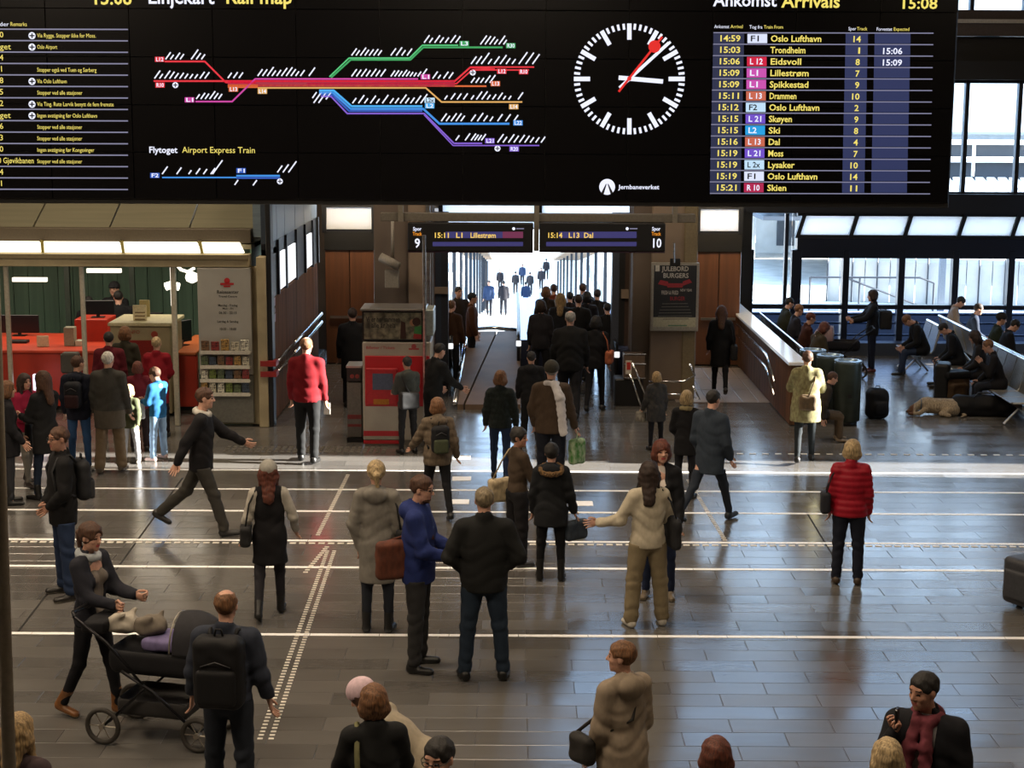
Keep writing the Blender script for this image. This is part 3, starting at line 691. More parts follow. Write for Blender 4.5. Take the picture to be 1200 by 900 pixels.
pl_('blu', [(190, 208), (277, 208)], 1.6); pl_('blu', [(277, 206), (328, 206)], 2.2); pl_('mapb', [(277, 208.5), (328, 208.5)], 2)
for (x, y) in ((205.5, 99.7), (554, 85), (583, 174), (328, 212.5)):
    ik.disc('w', B(x, y, .003), ux, uz, px_m(3.4)); Ln('k', x - 2.5, y, x + 2.5, y, 1.1, .006); Ln('k', x, y - 2.5, x, y + 2.5, 1.1, .006)
T('w', 'Flytoget', 174.5, 179, 7, 33, True); T('y', 'Airport Express Train', 213.5, 179, 7, 84)
ik.done('lettering', LED, bd)

# ---- platform signs on their beam
SY = 28.6
def sign(name, x0, x1, numside, num, line, dest, label):
    e = empty(name, (0, 0, 0), 0, label, 'sign')
    a_ = P(x0, 294, SY); b_ = P(x1, 262, SY)
    box('casing', a_.x, b_.x, SY, SY + .25, a_.z, b_.z, MBLK, e, .01)
    box('casing_edge', a_.x, b_.x, SY + .02, SY + .24, a_.z - .03, a_.z - .005, mat('3a2030', .5), e)
    s_ = SY / math.cos(PITCH) * .985 / FPX
    def BB(px, py, o=.004): return P(px, py, SY - o)
    k = Ink()
    nx = x0 + 11 if numside < 0 else x1 - 11
    k.text('w', 'Spor', BB(nx, 270.2), ux, uz, 4.2*s_/.7, 10*s_, True, True); k.text('or', 'Track', BB(nx, 276, .004), ux, uz, 4.2*s_/.7, 11*s_, True, True)
    k.text('w', num, BB(nx, 290), ux, uz, 10.5*s_/.7, (6.5 if len(num) == 1 else 12)*s_, True, True)
    q0 = x0 + (29 if numside < 0 else 8)
    def qd(c, xa, ya, xb, yb, o=.002): k.quad(c, [BB(xa, yb, o), BB(xb, yb, o), BB(xb, ya, o), BB(xa, ya, o)])
    qd('sg', q0, 283.5, q0 + 106, 288.5); qd('sg', q0 + 15, 271.5, q0 + 85, 279); qd('sr' if numside < 0 else 'sg', q0 + 82, 271.5, q0 + 106, 279, .003)
    k.text('am', line[0], BB(q0 + 1, 278.6), ux, uz, 6*s_/.7, 18*s_, True); k.text('am', line[1], BB(q0 + (27 if numside < 0 else 26), 278.6), ux, uz, 6*s_/.7, (8 if numside < 0 else 13)*s_, True)
    k.text('am', dest, BB(q0 + 44, 278.6), ux, uz, 6*s_/.7, (30 if len(dest) > 4 else 11)*s_, True)
    k.disc('w', BB(q0 + 95, 268), ux, uz, 1.8*s_); k.line('ln', BB(q0 + 98, 268), BB(q0 + 107, 268), 1.2*s_, NR)
    k.done('lettering', LED, e); return e
sign('platform_sign', 478, 625, -1, '9', ('15:11', 'L1'), 'Lillestrøm', 'black platform sign reading Spor Track 9, 15:11 L1 Lillestrøm')
sign('platform_sign', 632, 780, 1, '10', ('15:14', 'L13'), 'Dal', 'black platform sign reading Spor Track 10, 15:14 L13 Dal')
bm = empty('sign_beam', (0, 0, 0), 0, 'grey steel crossbeam carrying the two platform signs', 'beam')
a_, b_ = P(446, 259, 28.8), P(815, 251, 28.8); box('beam', a_.x, b_.x, 28.75, 28.95, a_.z, b_.z, mat('5c564c', .6), bm, .01)
for p in (470, 628.5, 790):
    q = P(p, 294, 28.75); box('hanger', q.x - .045, q.x + .045, 28.7, 28.8, q.z if p == 628.5 else a_.z, 5.0, mat('6a6458', .5), bm)
# ---- poster on the right column
PY = 29.77
po = empty('framed_poster', (0, 0, 0), 0, 'black hand-lettered poster in a silver frame on the right portal column', 'poster')
a_, b_ = P(762, 388, PY), P(820, 308, PY)
box('frame', a_.x, b_.x, PY, PY + .09, a_.z, b_.z, mat('a8a49a', .4, metal=.6), po, .008)
fx = .05
box('sheet', a_.x + fx, b_.x - fx, PY - .005, PY + .01, a_.z + .26, b_.z - fx, mat('23262a', .5), po); box('footer', a_.x + fx, b_.x - fx, PY - .006, PY + .01, a_.z + .08, a_.z + .26, mat('b9b59a', .6), po)
q = Ink(); s_ = PY / math.cos(PITCH) * .985 / FPX
def PB(px, py, o=.012): return P(px, py, PY - o)
for t, x, y, w_, h, c in (('JULEBORD', 776, 317.5, 31, 5.5, 'w'), ('BURGERS', 777, 325.5, 30, 5.5, 'w'), ('FRESH & FRIED', 775, 345, 20, 4.5, 'w'), ('BURGER', 785, 352, 18, 4.5, 'r'), ('NEW YEAR', 797, 341.5, 14, 3, 'w')):
    q.text(c, t, PB(x, y), ux, uz, h*s_/.7, w_*s_, True)
pp = [PB(772, 329), PB(783, 330.5), PB(798, 330.5), PB(810, 328)]
q.quad('r', [PB(771, 333), PB(783, 335.5), PB(783, 330), PB(774, 328)]); q.quad('r', [PB(782, 337), PB(800, 337), PB(800, 332), PB(782, 332)]); q.quad('r', [PB(800, 335), PB(811, 331), PB(808, 327), PB(800, 330)])
for i, (x, w_) in enumerate(((776, 30), (775, 32), (773, 36), (772, 38), (771, 40), (777, 30))): q.line('w2', PB(x, 356 + i*3.6), PB(x + w_, 356 + i*3.6 - (.3)), .8*s_, NR)
q.quad('w', [PB(768, 318), PB(773, 318), PB(773, 311), PB(768, 311)])
q.line('g', PB(783, 381.5), PB(805, 381.5), 1.6*s_, NR)
q.done('lettering', {'w': mat('b8b5ae', .6), 'w2': mat('6e6c68', .6), 'r': mat('9c2f38', .6), 'g': mat('6c8a70', .6)}, po)
MB().tube([P(790, 308, PY - .02) , P(790, 285, PY - .02)], .02, 6).done('hanging_wire', MSTEEL, po)
box('clip', P(785, 308, PY).x, P(797, 308, PY).x, PY - .03, PY, b_.z - .06, b_.z + .08, MBLK, po, .01)
# ============================================================ TICKET OFFICE
OY = 27.1
MBEI = mat('a39676', .6, scale=3, var=.08, bump=.03)
MRED = mat('b5321d', .45, scale=3, var=.08, bump=.02)
MREDT = mat('c8442a', .4, scale=3, var=.06, bump=.02)
XO = -4.42
off = empty('ticket_office', (0, 0, 0), 0, 'glazed ticket office with warm light fascia, sloping roof and pale side column', 'office')
def ox(px, Y=OY): return P(px, 330, Y).x
# fascia and header
box('header', -14, XO, OY, OY + .3, 2.72, 2.93, MBEI, off, .01)
box('header_trim', -14, XO, OY - .04, OY + .02, 2.86, 2.93, mat('6d6248', .6), off)
MLT = mat('fff1d2', emit=2.3)
seams = [-14] + [ox(p) for p in (-45, 52, 146, 238)] + [XO - .05]
for x0, x1 in zip(seams, seams[1:]):
    MB().hexa([(x0 + .03, OY - .02, 2.96), (x1 - .03, OY - .02, 2.96), (x1 - .03, OY + .1, 2.96), (x0 + .03, OY + .1, 2.96), (x0 - .06, OY + .28, 3.12), (x1 - .14, OY + .28, 3.12), (x1 - .14, OY + .4, 3.08), (x0 - .06, OY + .4, 3.08)]).done('light_panel', MLT, off)
    MB().hexa([(x0 - .02, OY - .03, 2.95), (x0 + .02, OY - .03, 2.95), (x0 + .02, OY + .06, 2.95), (x0 - .02, OY + .06, 2.95), (x0 - .12, OY + .28, 3.14), (x0 - .07, OY + .28, 3.14), (x0 - .07, OY + .4, 3.1), (x0 - .12, OY + .4, 3.1)]).done('divider', mat('6b6120', .5), off)
box('roof_edge', -14, XO, OY + .3, OY + .6, 3.10, 3.34, mat('4a4030', .6), off, .01)
sl = [-14] + [ox(p, 28) for p in (-42, 48, 136, 228)] + [XO]
MRF = mat('7f7b66', .3, 'brushed', metal=.3, scale=10, var=.06, bump=.02)
for x0, x1 in zip(sl, sl[1:]):
    for k in range(2):
        y0, y1 = OY + .6 + k*1.1, OY + .6 + (k+1)*1.1; z0, z1 = 3.34 + k*.5, 3.34 + (k+1)*.5
        MB().hexa([(x0+.015, y0, z0-.06), (x1-.015, y0, z0-.06), (x1-.015, y1-.01, z1-.06), (x0+.015, y1-.01, z1-.06), (x0+.015, y0, z0), (x1-.015, y0, z0), (x1-.015, y1-.01, z1), (x0+.015, y1-.01, z1)]).done('roof_panel', MRF, off)
    for s_ in (.35, .62):
        MB().lathe([(.03, 0), (.03, .03)], 8, (x0 + (x1-x0)*s_, OY + 1.5, 3.76)).done('roof_stud', MBLK, off)
    box('roof_bracket', x0 - .35, x0 + .3, OY + 1.62, OY + 1.72, 3.84, 3.9, mat('4a443a', .5), off)
box('roof_core', -14, XO, OY + .62, OY + 3, 3.0, 3.26, MBEI, off)
box('roof_glazing', XO + .02, XO + .3, OY + .4, OY + 2.8, 3.2, 4.3, mat('8fa0ab', .2, 'brushed', metal=.5), off)
# side column with sign board
x0, x1 = ox(231), ox(300)
box('side_wall', x0, x1 + .02, OY + .12, OY + .3, .02, 2.72, MBEI, off, .01)
sgn = box('sign_board', x0, ox(294), OY, OY + .12, .9, 2.71, mat('9c9a92', .45, scale=2, var=.04, bump=0), off, .01)
box('lower_panel', x0 + .02, ox(294), OY + .02, OY + .12, .06, .88, mat('77766c', .5), off, .01)
box('corner_post', ox(301), ox(312), OY - .05, OY + .3, 0, 2.9, MBEI, off, .01)
box('corner_post', ox(312), ox(318), OY + .0, OY + .3, 0, 4.2, MBLK, off, .01)
k = Ink(); s_ = OY / math.cos(PITCH) * .985 / FPX
def OB(px, py, o=.004): return P(px, py, OY - o)
k.disc('r', OB(266, 329), ux, uz, 3.5*s_, 14); k.quad('r', [OB(258, 334), OB(274, 334), OB(274, 331.5), OB(258, 331.5)]); k.quad('r', [OB(262, 336.5), OB(270, 336.5), OB(270, 334.6), OB(262, 334.6)])
for t, y, w_, h in (('Reisesenter', 344, 26, 4), ('Travel Centre', 348.5, 22, 2.4), ('Mandag - Fredag', 359, 23, 2.6), ('Mon - Fri', 362.5, 13, 2), ('06:30 - 22:15', 368, 21, 3), ('Lørdag & Søndag', 378, 25, 2.6), ('10:00 - 18:00', 387, 20, 3)):
    k.text('d', t, OB(267, y), ux, uz, h*s_/.7, w_*s_, True, True)
k.done('lettering', {'r': mat('a81e22', .5), 'd': mat('3f3e3a', .5)}, sgn)
br_cols = ['7a5a3a', 'c9c1a8', '5d6b4a', '8c2f28', 'd8d2c0', '3d4a5a', 'b08a4a', '6f7f3a']
for r_, (y, n_) in enumerate(((414, 5), (431, 6), (447, 6), (463, 6))):
    a_, b_ = P(235, y, OY - .1), P(293, y, OY - .1)
    sh_ = box('brochure_shelf', a_.x, b_.x, OY - .14, OY, a_.z - .01, a_.z + .015, mat('c9c4b4', .4), off)
    box('shelf_lip', a_.x, b_.x, OY - .14, OY - .13, a_.z + .015, a_.z + .05, mat('c9c4b4', .4), off)
    for j in range(n_):
        w_ = (b_.x - a_.x) / n_; h_ = .17 + .05 * random.random() * (1 if r_ else 1.6)
        o = box('brochure', 0, w_ * .8, 0, .03, 0, h_, mat(br_cols[(j * 3 + r_ * 2) % 8], .5, scale=40, var=.5, bump=0), None)
        o.location = (a_.x + w_ * (j + .1), OY - .11, a_.z + .017); o.rotation_euler.x = .08
        tag(o, ('brochure number %s from the left in the %s row of the rack beside the office' % (['one', 'two', 'three', 'four', 'five', 'six'][j], ['top', 'second', 'third', 'lowest'][r_])), 'brochure', 'brochures in the rack beside the ticket office')
# front posts
for (p, w_, c) in ((5.5, 5, 'a8a394'), (94.5, 5, 'b8b3a4'), (202, 6, 'c9c4b0')):
    box('front_post', ox(p - w_/2), ox(p + w_/2), OY + .05, OY + .13, 0, 2.72, mat(c, .35, metal=.4), off, .01)
for (p, y0, y1) in ((202, 318, 330), (229, 316, 330)):
    MB().tube([P(p - 8, 336, 28.8), P(p - 2, 334, 28.8), P(p + 8, 336, 28.8)], .07, 8).done('lamp_globe', mat('fff6e0', emit=3.0), off, True) if p == 202 else MB().lathe([(.02, -.1), (.1, -.06), (.12, 0), (.1, .06), (.02, .1)], 12, P(225, 325, 28.4)).done('lamp_globe', mat('fff6e0', emit=3.0), off, True)
box('tube_lamp', ox(197.5), ox(201.5), OY + .14, OY + .2, 2.05, 2.7, mat('fff6e0', emit=2.5), off)
MB().tube([P(207, 310, 28.3), P(212, 316, 28.3), P(220, 318.5, 28.3), P(228, 314, 28.3)], .03, 6).done('tube_lamp', mat('fff6e0', emit=2.0), off, True)
for (a_, b_, y) in ((15, 55, 327.5), (102, 142, 317)):
    q0, q1 = P(a_, y, 31.5), P(b_, y, 31.5); box('tube_lamp', q0.x, q1.x, 31.45, 31.55, q0.z - .04, q0.z + .04, mat('fff0d8', emit=1.6), off)
# interior
bw = box('back_wall', -14, XO, 33.2, 33.3, 0, 3.0, MDARK, off)
MGRN = mat('55705f', .7, 'wood', scale=7, var=.1, bump=.02)
x = XO - .01
while x > -13.5: box('wall_board', x - .30, x - .006, 33.14, 33.2, 0, 3.0, MGRN, bw); x -= .306
box('side_wall', XO - .02, XO, OY + .3, 33.3, 0, 3.0, MGRN, off)
for p in (79, 155): box('inner_post', P(p, 350, 32).x - .05, P(p, 350, 32).x + .05, 32, 32.1, 0, 3.0, mat('39463e', .5), off)
box('office_ceiling', -14, XO, OY + .3, 33.3, 3.0, 3.08, mat('7a745e', .8), off)
# counters
ct = empty('ticket_counter', (0, 0, 0), 0, 'long red ticket counter across the office front', 'counter')
xa, xb, xc, xd = -14, P(128, 400, 28.5).x, P(200, 430, 28.5).x, P(231, 430, 28.5).x
box('counter_front', xa, xb, 28.5, 28.62, .08, 1.04, MRED, ct, .01); box('counter_top', xa, xb, 28.45, 30.7, 1.04, 1.09, MREDT, ct, .01)
box('plinth', xa, xd, 28.6, 28.7, 0, .1, MBLK, ct)
box('counter_front', xc, xd, 28.5, 28.62, .08, 1.02, MRED, ct, .01); box('counter_top', xc, xd, 28.45, 30.7, 1.02, 1.07, mat('c2693a', .4), ct, .01)
box('raised_shelf', P(88, 400, 29.6).x, P(126, 400, 29.6).x, 29.6, 30.3, 1.08, 1.5, MRED, ct, .01)
nb = empty('service_desk', (0, 0, 0), 0, 'beige service desk between the red counters with red front inset', 'desk')
a_, b_ = P(129, 384, 28.0), P(199, 384, 28.0)
box('body', a_.x, b_.x, 28.0, 29.0, .05, 1.6, MBEI, nb, .01); box('top', a_.x - .03, b_.x + .03, 27.95, 29.15, 1.6, 1.66, mat('c9c09a', .45), nb, .01)
box('red_inset', P(152, 400, 28).x, P(180, 400, 28).x, 27.97, 28.0, .1, 1.35, mat('8a1712', .5), nb)
k = Ink(); q = P(181, 392, 27.98)
k.disc('r', q, ux, uz, .06, 12); k.text('r', 'INFO', P(150, 391, 27.98), ux, uz, .09); k.done('lettering', {'r': mat('a04030', .6)}, nb)
box('document_holder', P(73, 400, 28.4).x, P(93, 400, 28.4).x, 28.2, 28.45, .72, 1.08, mat('47443c', .5), nb, .03).parent = None
o = [o for o in C.objects if o.name.startswith('document_holder')][0]; tag(o, 'dark grey document holder hung on the red counter front', 'holder')
def monitor(px, py, Y, rz, lab, w=.5, h=.34, z0=None):
    p = P(px, py, Y); z0 = p.z if z0 is None else z0
    e = empty('monitor', (p.x, Y, z0), rz, lab, 'monitor')
    box('screen', -w/2, w/2, -.025, .025, .06, .06 + h, mat('15171c', .25), e, .01); box('stand', -.03, .03, -.02, .04, 0, .2, MBLK, e, .01); box('foot', -.12, .12, -.08, .1, 0, .015, MBLK, e)
    return e
monitor(115, 372, 29.9, .1, 'black monitor on the raised red shelf in front of the clerk', .6, .26, 1.5)
monitor(213, 405, 29.3, 1.0, 'tilted grey monitor on the orange desk by the side column', .5, .4, 1.07)
monitor(22, 372, 30.3, 0, 'wide black monitor at the left end of the red counter', .75, .34, 1.09)
def tag_box(name, p0, p1, Y, z0, m_, lab, cat, d=.2):
    a_, b_ = P(p0, 380, Y), P(p1, 380, Y); h = m_[1]; return tag(box(name, a_.x, b_.x, Y, Y + d, z0, z0 + h, m_[0], None, .008), lab, cat)
tag_box('keyboard', 8, 30, 29.3, 1.09, (MBLK, .05), 'black keyboard at the left end of the red counter', 'keyboard')
tag_box('notice_card', 42, 56, 28.9, 1.09, (mat('d8cfae', .6), .2), 'cream notice card on the red counter left of the dark holder', 'card', .03)
tag_box('leaflet_stack', 74, 86, 29.0, 1.09, (mat('8f8b78', .6), .34), 'grey leaflet box standing on the red counter above the dark holder', 'box')
tag_box('leaflet_stack', 87, 95, 29.0, 1.09, (mat('bdb9a5', .6), .1), 'short stack of pale leaflets right of the leaflet box', 'leaflets')
tag_box('notice_card', 156, 172, 28.3, 1.66, (mat('e8dcb8', .5), .27), 'large cream price card on the beige service desk', 'card', .03)
tag_box('notice_card', 164, 176, 28.8, 1.66, (mat('b8a878', .5), .3), 'tan card standing behind the large cream price card', 'card', .03)
k = Ink(); pc = [o for o in C.objects if o.get('label', '').startswith('large cream price')][0]
for i in range(3): k.quad('d', [P(158, 366 + i*4 + 1, 28.29), P(170, 366 + i*4 + 1, 28.29), P(170, 364.6 + i*4 + 1, 28.29), P(158, 364.6 + i*4 + 1, 28.29)])
k.done('lettering', {'d': mat('8a7350', .6)}, pc)
tag_box('desk_phone', 203, 212, 29.0, 1.07, (MBLK, .12), 'black desk phone on the orange desk', 'phone')
tag_box('office_chair', 174, 190, 30.6, .0, (mat('141414', .6), 1.5), 'black office chair back behind the beige service desk', 'chair', .12)
tag(box('lit_notice', P(38.5, 450, 27.9).x, P(51, 450, 27.9).x, 27.9, 28.0, P(45, 466, 27.9).z, P(45, 439, 27.9).z, mat('f4ecff', emit=1.3), None, .005), 'bright backlit notice in front of the red counter at far left', 'sign')
tag(box('notice_stand', P(44.5, 450, 27.95).x - .03, P(44.5, 450, 27.95).x + .03, 28.0, 28.05, 0, P(45, 450, 27.9).z, MSTEEL, None), 'thin steel stand behind the bright backlit notice', 'stand')
# queue post
qp = F(80, 547); o = MB().lathe([(.16, 0), (.16, .02), (.035, .04), (.035, 1.0), (.05, 1.01), (.05, 1.06), (.02, 1.07)], 14).done('queue_post', mat('b8ad94', .3, metal=.6), None, True); o.location = (P(80, 449, qp.y).x, qp.y, 0); tag(o, 'brass coloured queue post left of the queue of people', 'post')

# ============================================================ TICKET MACHINES
km = empty('ticket_machine', (0, 0, 0), 0, 'tall grey and red ticket machine with a lit advert on top', 'machine')
KY = 25.55; MKG = mat('a19c8e', .45, scale=3, var=.05, bump=.02); MKR = mat('b31722', .4, scale=3, var=.05, bump=0)
kx0, kx1 = P(425, 450, KY).x, P(505, 450, KY).x
def kz(py, Y=KY): return P(465, py, Y).z
box('base', kx0 + .02, kx1 - .02, KY + .02, KY + .75, 0, .1, mat('6a675e', .5), km)
box('cabinet', kx0, kx1, KY, KY + .8, .1, kz(401), MKG, km, .015)
box('red_panel', kx0 + .04, kx1 - .02, KY - .02, KY, kz(476), kz(417), MKR, km, .008)
box('screen_bezel', P(429, 450, KY).x, P(466, 450, KY).x, KY - .07, KY - .02, kz(474), kz(431), mat('9e1620', .4), km, .015)
box('screen', P(437, 450, KY).x, P(461, 450, KY).x, KY - .075, KY - .065, kz(456), kz(437), mat('4a5468', .2, bump=0), km)
box('card_slot', P(438, 450, KY).x, P(456, 450, KY).x, KY - .085, KY - .06, kz(473), kz(467), mat('a8702a', .4, metal=.6), km)
for y0, y1 in ((511, 505), (520, 516)): box('red_stripe', kx0 + .005, P(472, 500, KY).x, KY - .006, KY, kz(y0), kz(y1), MKR, km)
box('advert_panel', kx0, P(497, 380, KY).x, KY + .02, KY + .7, kz(400), kz(364.5), MBLK, km, .01)
box('advert', kx0 + .03, P(494, 380, KY).x, KY + .005, KY + .02, kz(397.5), kz(366.5), mat('7c7a66', .3, scale=9, var=.35, bump=0), km)
box('advert_cap', kx0 - .03, P(499, 380, KY).x, KY - .01, KY + .75, kz(364.5), kz(362), MSTEEL, km, .01)
box('side_glass', P(497, 380, KY).x, P(508, 380, KY).x, KY + .04, KY + .7, kz(394), kz(363.5), mat('9aa098', .3, metal=.3), km, .01)
MB().tube([(P(497.5, 380, KY).x, KY - .02, .1), (P(497.5, 380, KY).x, KY - .02, 3.4)], .028, 8).done('conduit', MSTEEL, km)
k = Ink(); s_ = KY / math.cos(PITCH) * .985 / FPX
def KB(px, py, o=.012): return P(px, py, KY - o)
k.text('w', 'Vi er her sammen', KB(429, 377, 0), ux, uz, 6*s_/.7, 40*s_, True); k.text('w', 'i alle år heia', KB(432, 384, 0), ux, uz, 6*s_/.7, 32*s_, True)
k.quad('gn', [KB(485, 391, 0), KB(494, 392, 0), KB(494, 382, 0), KB(486, 383, 0)]); k.disc('br', KB(488, 377, 0), ux, uz, 5*s_, 12); k.disc('sk', KB(484, 378, -.001), ux, uz, 4*s_, 12); k.quad('br', [KB(469, 397, 0), KB(476, 397, 0), KB(475, 378, 0), KB(470, 376, 0)]); k.quad('rd', [KB(484, 397, 0), KB(494, 397, 0), KB(494, 392, 0), KB(485, 391, 0)])
k.text('r', 'Billetter / Tickets', KB(429, 409), ux, uz, 3.4*s_/.7, 34*s_, True)
k.disc('r', KB(485, 406), ux, uz, 3*s_, 12); k.quad('r', [KB(479, 410), KB(491, 410), KB(491, 408), KB(479, 408)])
k.done('lettering', {'w': mat('20221e', .5), 'gn': mat('3f8a4a', .5), 'br': mat('3a2018', .5), 'sk': mat('a87a5a', .5), 'rd': mat('a03030', .5), 'r': mat('a8484a', .5)}, km)
k2 = empty('ticket_validator', (0, 0, 0), 0, 'slim steel validator pillar with a dark panel, left of the red machine', 'machine')
vx0, vx1 = P(407, 500, KY + .3).x, P(424, 500, KY + .3).x; Y2 = KY + .3
z_ = lambda py: P(415, py, Y2).z
box('body', vx0, vx1, Y2, Y2 + .5, .08, z_(448), mat('6e6a62', .35, metal=.4), k2, .01); box('foot', vx0 - .01, vx1 + .01, Y2 - .02, Y2 + .52, 0, .08, MBLK, k2)
box('head_panel', vx0, vx1, Y2 - .01, Y2 + .5, z_(447), z_(431), mat('1d1a18', .4), k2, .01); box('cap', vx0 - .01, vx1 + .01, Y2 - .01, Y2 + .5, z_(431), z_(429), MSTEEL, k2)
for p in (412.5, 418.5): MB().tube([P(p, 441, Y2 - .02), P(p, 441, Y2 + .01)], .035, 10).done('indicator_lamp', mat('7a2018', .4), k2)
for y0, y1 in ((491, 486), (500, 497)): box('red_stripe', vx0 + .005, vx1 - .005, Y2 - .006, Y2, z_(y0), z_(y1), mat('7a2422', .5), k2)

# ============================================================ BINS, BENCHES, LUGGAGE
MBIN = mat('3d4741', .35, 'brushed', metal=.35, scale=9, var=.1, bump=.03)
def bin_(p, lab, h=1.12, r=.235):
    e = empty('litter_bin', p, 0, lab, 'bin', 'round grey green bins')
    MB().lathe([(r*.8, 0), (r*.8, .07)], 28).done('foot', MBLK, e, True)
    MB().lathe([(r, .08), (r, h - .05), (r*.98, h - .03)], 32).done('drum', MBIN, e, True)
    MB().lathe([(r*1.01, h - .03), (r*1.01, h), (r*.75, h + .005), (r*.7, h - .02)], 32).done('lid_ring', mat('8fa3b0', .25, metal=.6), e)
    box('hinge', -.03, .03, -r - .012, -r + .02, .5, .56, MBLK, e)
    return e
b0 = F(991, 497)
for i, l_ in enumerate(('nearest round grey green bin, in front of the other two', 'middle round grey green bin of the row of three', 'rearmost round grey green bin of the row of three')):
    bin_(Vector((b0.x - .19*i, b0.y + .62*i, 0)), l_)
MPERF = mat('7d7b76', .35, metal=.5, scale=60, var=.2, bump=.1)
def bench(p, rz, n_, lab, armw=.03, slat=False):
    e = empty('bench', p, rz, lab, 'bench', 'metal waiting benches')
    L_ = n_ * .58
    box('beam', 0, L_, -.04, .04, .3, .36, MSTEEL, e, .01)
    for k in range(n_):
        x = k*.58 + .02
        s_ = box('seat', x, x + .54, -.24, .24, .42, .45, MPERF, e, .012)
        if slat:
            for j in range(7): MB().hexa([(x+j*.08, -.27, .48), (x+j*.08+.04, -.27, .48), (x+j*.08+.04, -.25, .46), (x+j*.08, -.25, .46), (x+j*.08, -.42, .96), (x+j*.08+.04, -.42, .96), (x+j*.08+.04, -.40, .97), (x+j*.08, -.40, .97)]).done('back_slat', MBLK, e)
            continue
        MB().hexa([(x, -.26, .46), (x+.54, -.26, .46), (x+.54, -.24, .44), (x, -.24, .44), (x, -.40, .95), (x+.54, -.40, .95), (x+.54, -.37, .96), (x, -.37, .96)]).done('backrest', MPERF, e)
    for k in range(n_ + 1):
        x = k*.58; MB().tube([(x, .2, .43), (x, -.22, .44), (x, -.27, .5), (x, -.41, .98)], .02, 6).done('side_frame', MCHROME if slat else mat('a8a294', .35, metal=.5), e)
    MB().tube([(0, -.41, .98), (L_, -.41, .98)], .025, 8).done('top_rail', MCHROME, e)
    for x in (.3, L_ - .3):
        MB().tube([(x, -.25, .02), (x, 0, .3), (x, .25, .02)], .025, 6).done('leg', MSTEEL, e)
    return e
def face(a_, b_): d = b_ - a_; return math.atan2(d.y, d.x)
bench((5.82, 35.2, 0), R(-90), 11, 'slatted black bench with a bright chrome top rail, beside the copper parapet', slat=True)
bench((8.78, 27.3, 0), R(90), 7, 'perforated metal bench facing left behind the lying dog')
bench((9.66, 34.9, 0), R(-90), 13, 'perforated metal bench facing right, back to back with the one behind the dog')
bench((8.4, 33.0, 0), R(90), 2, 'short metal bench with the man using his phone')
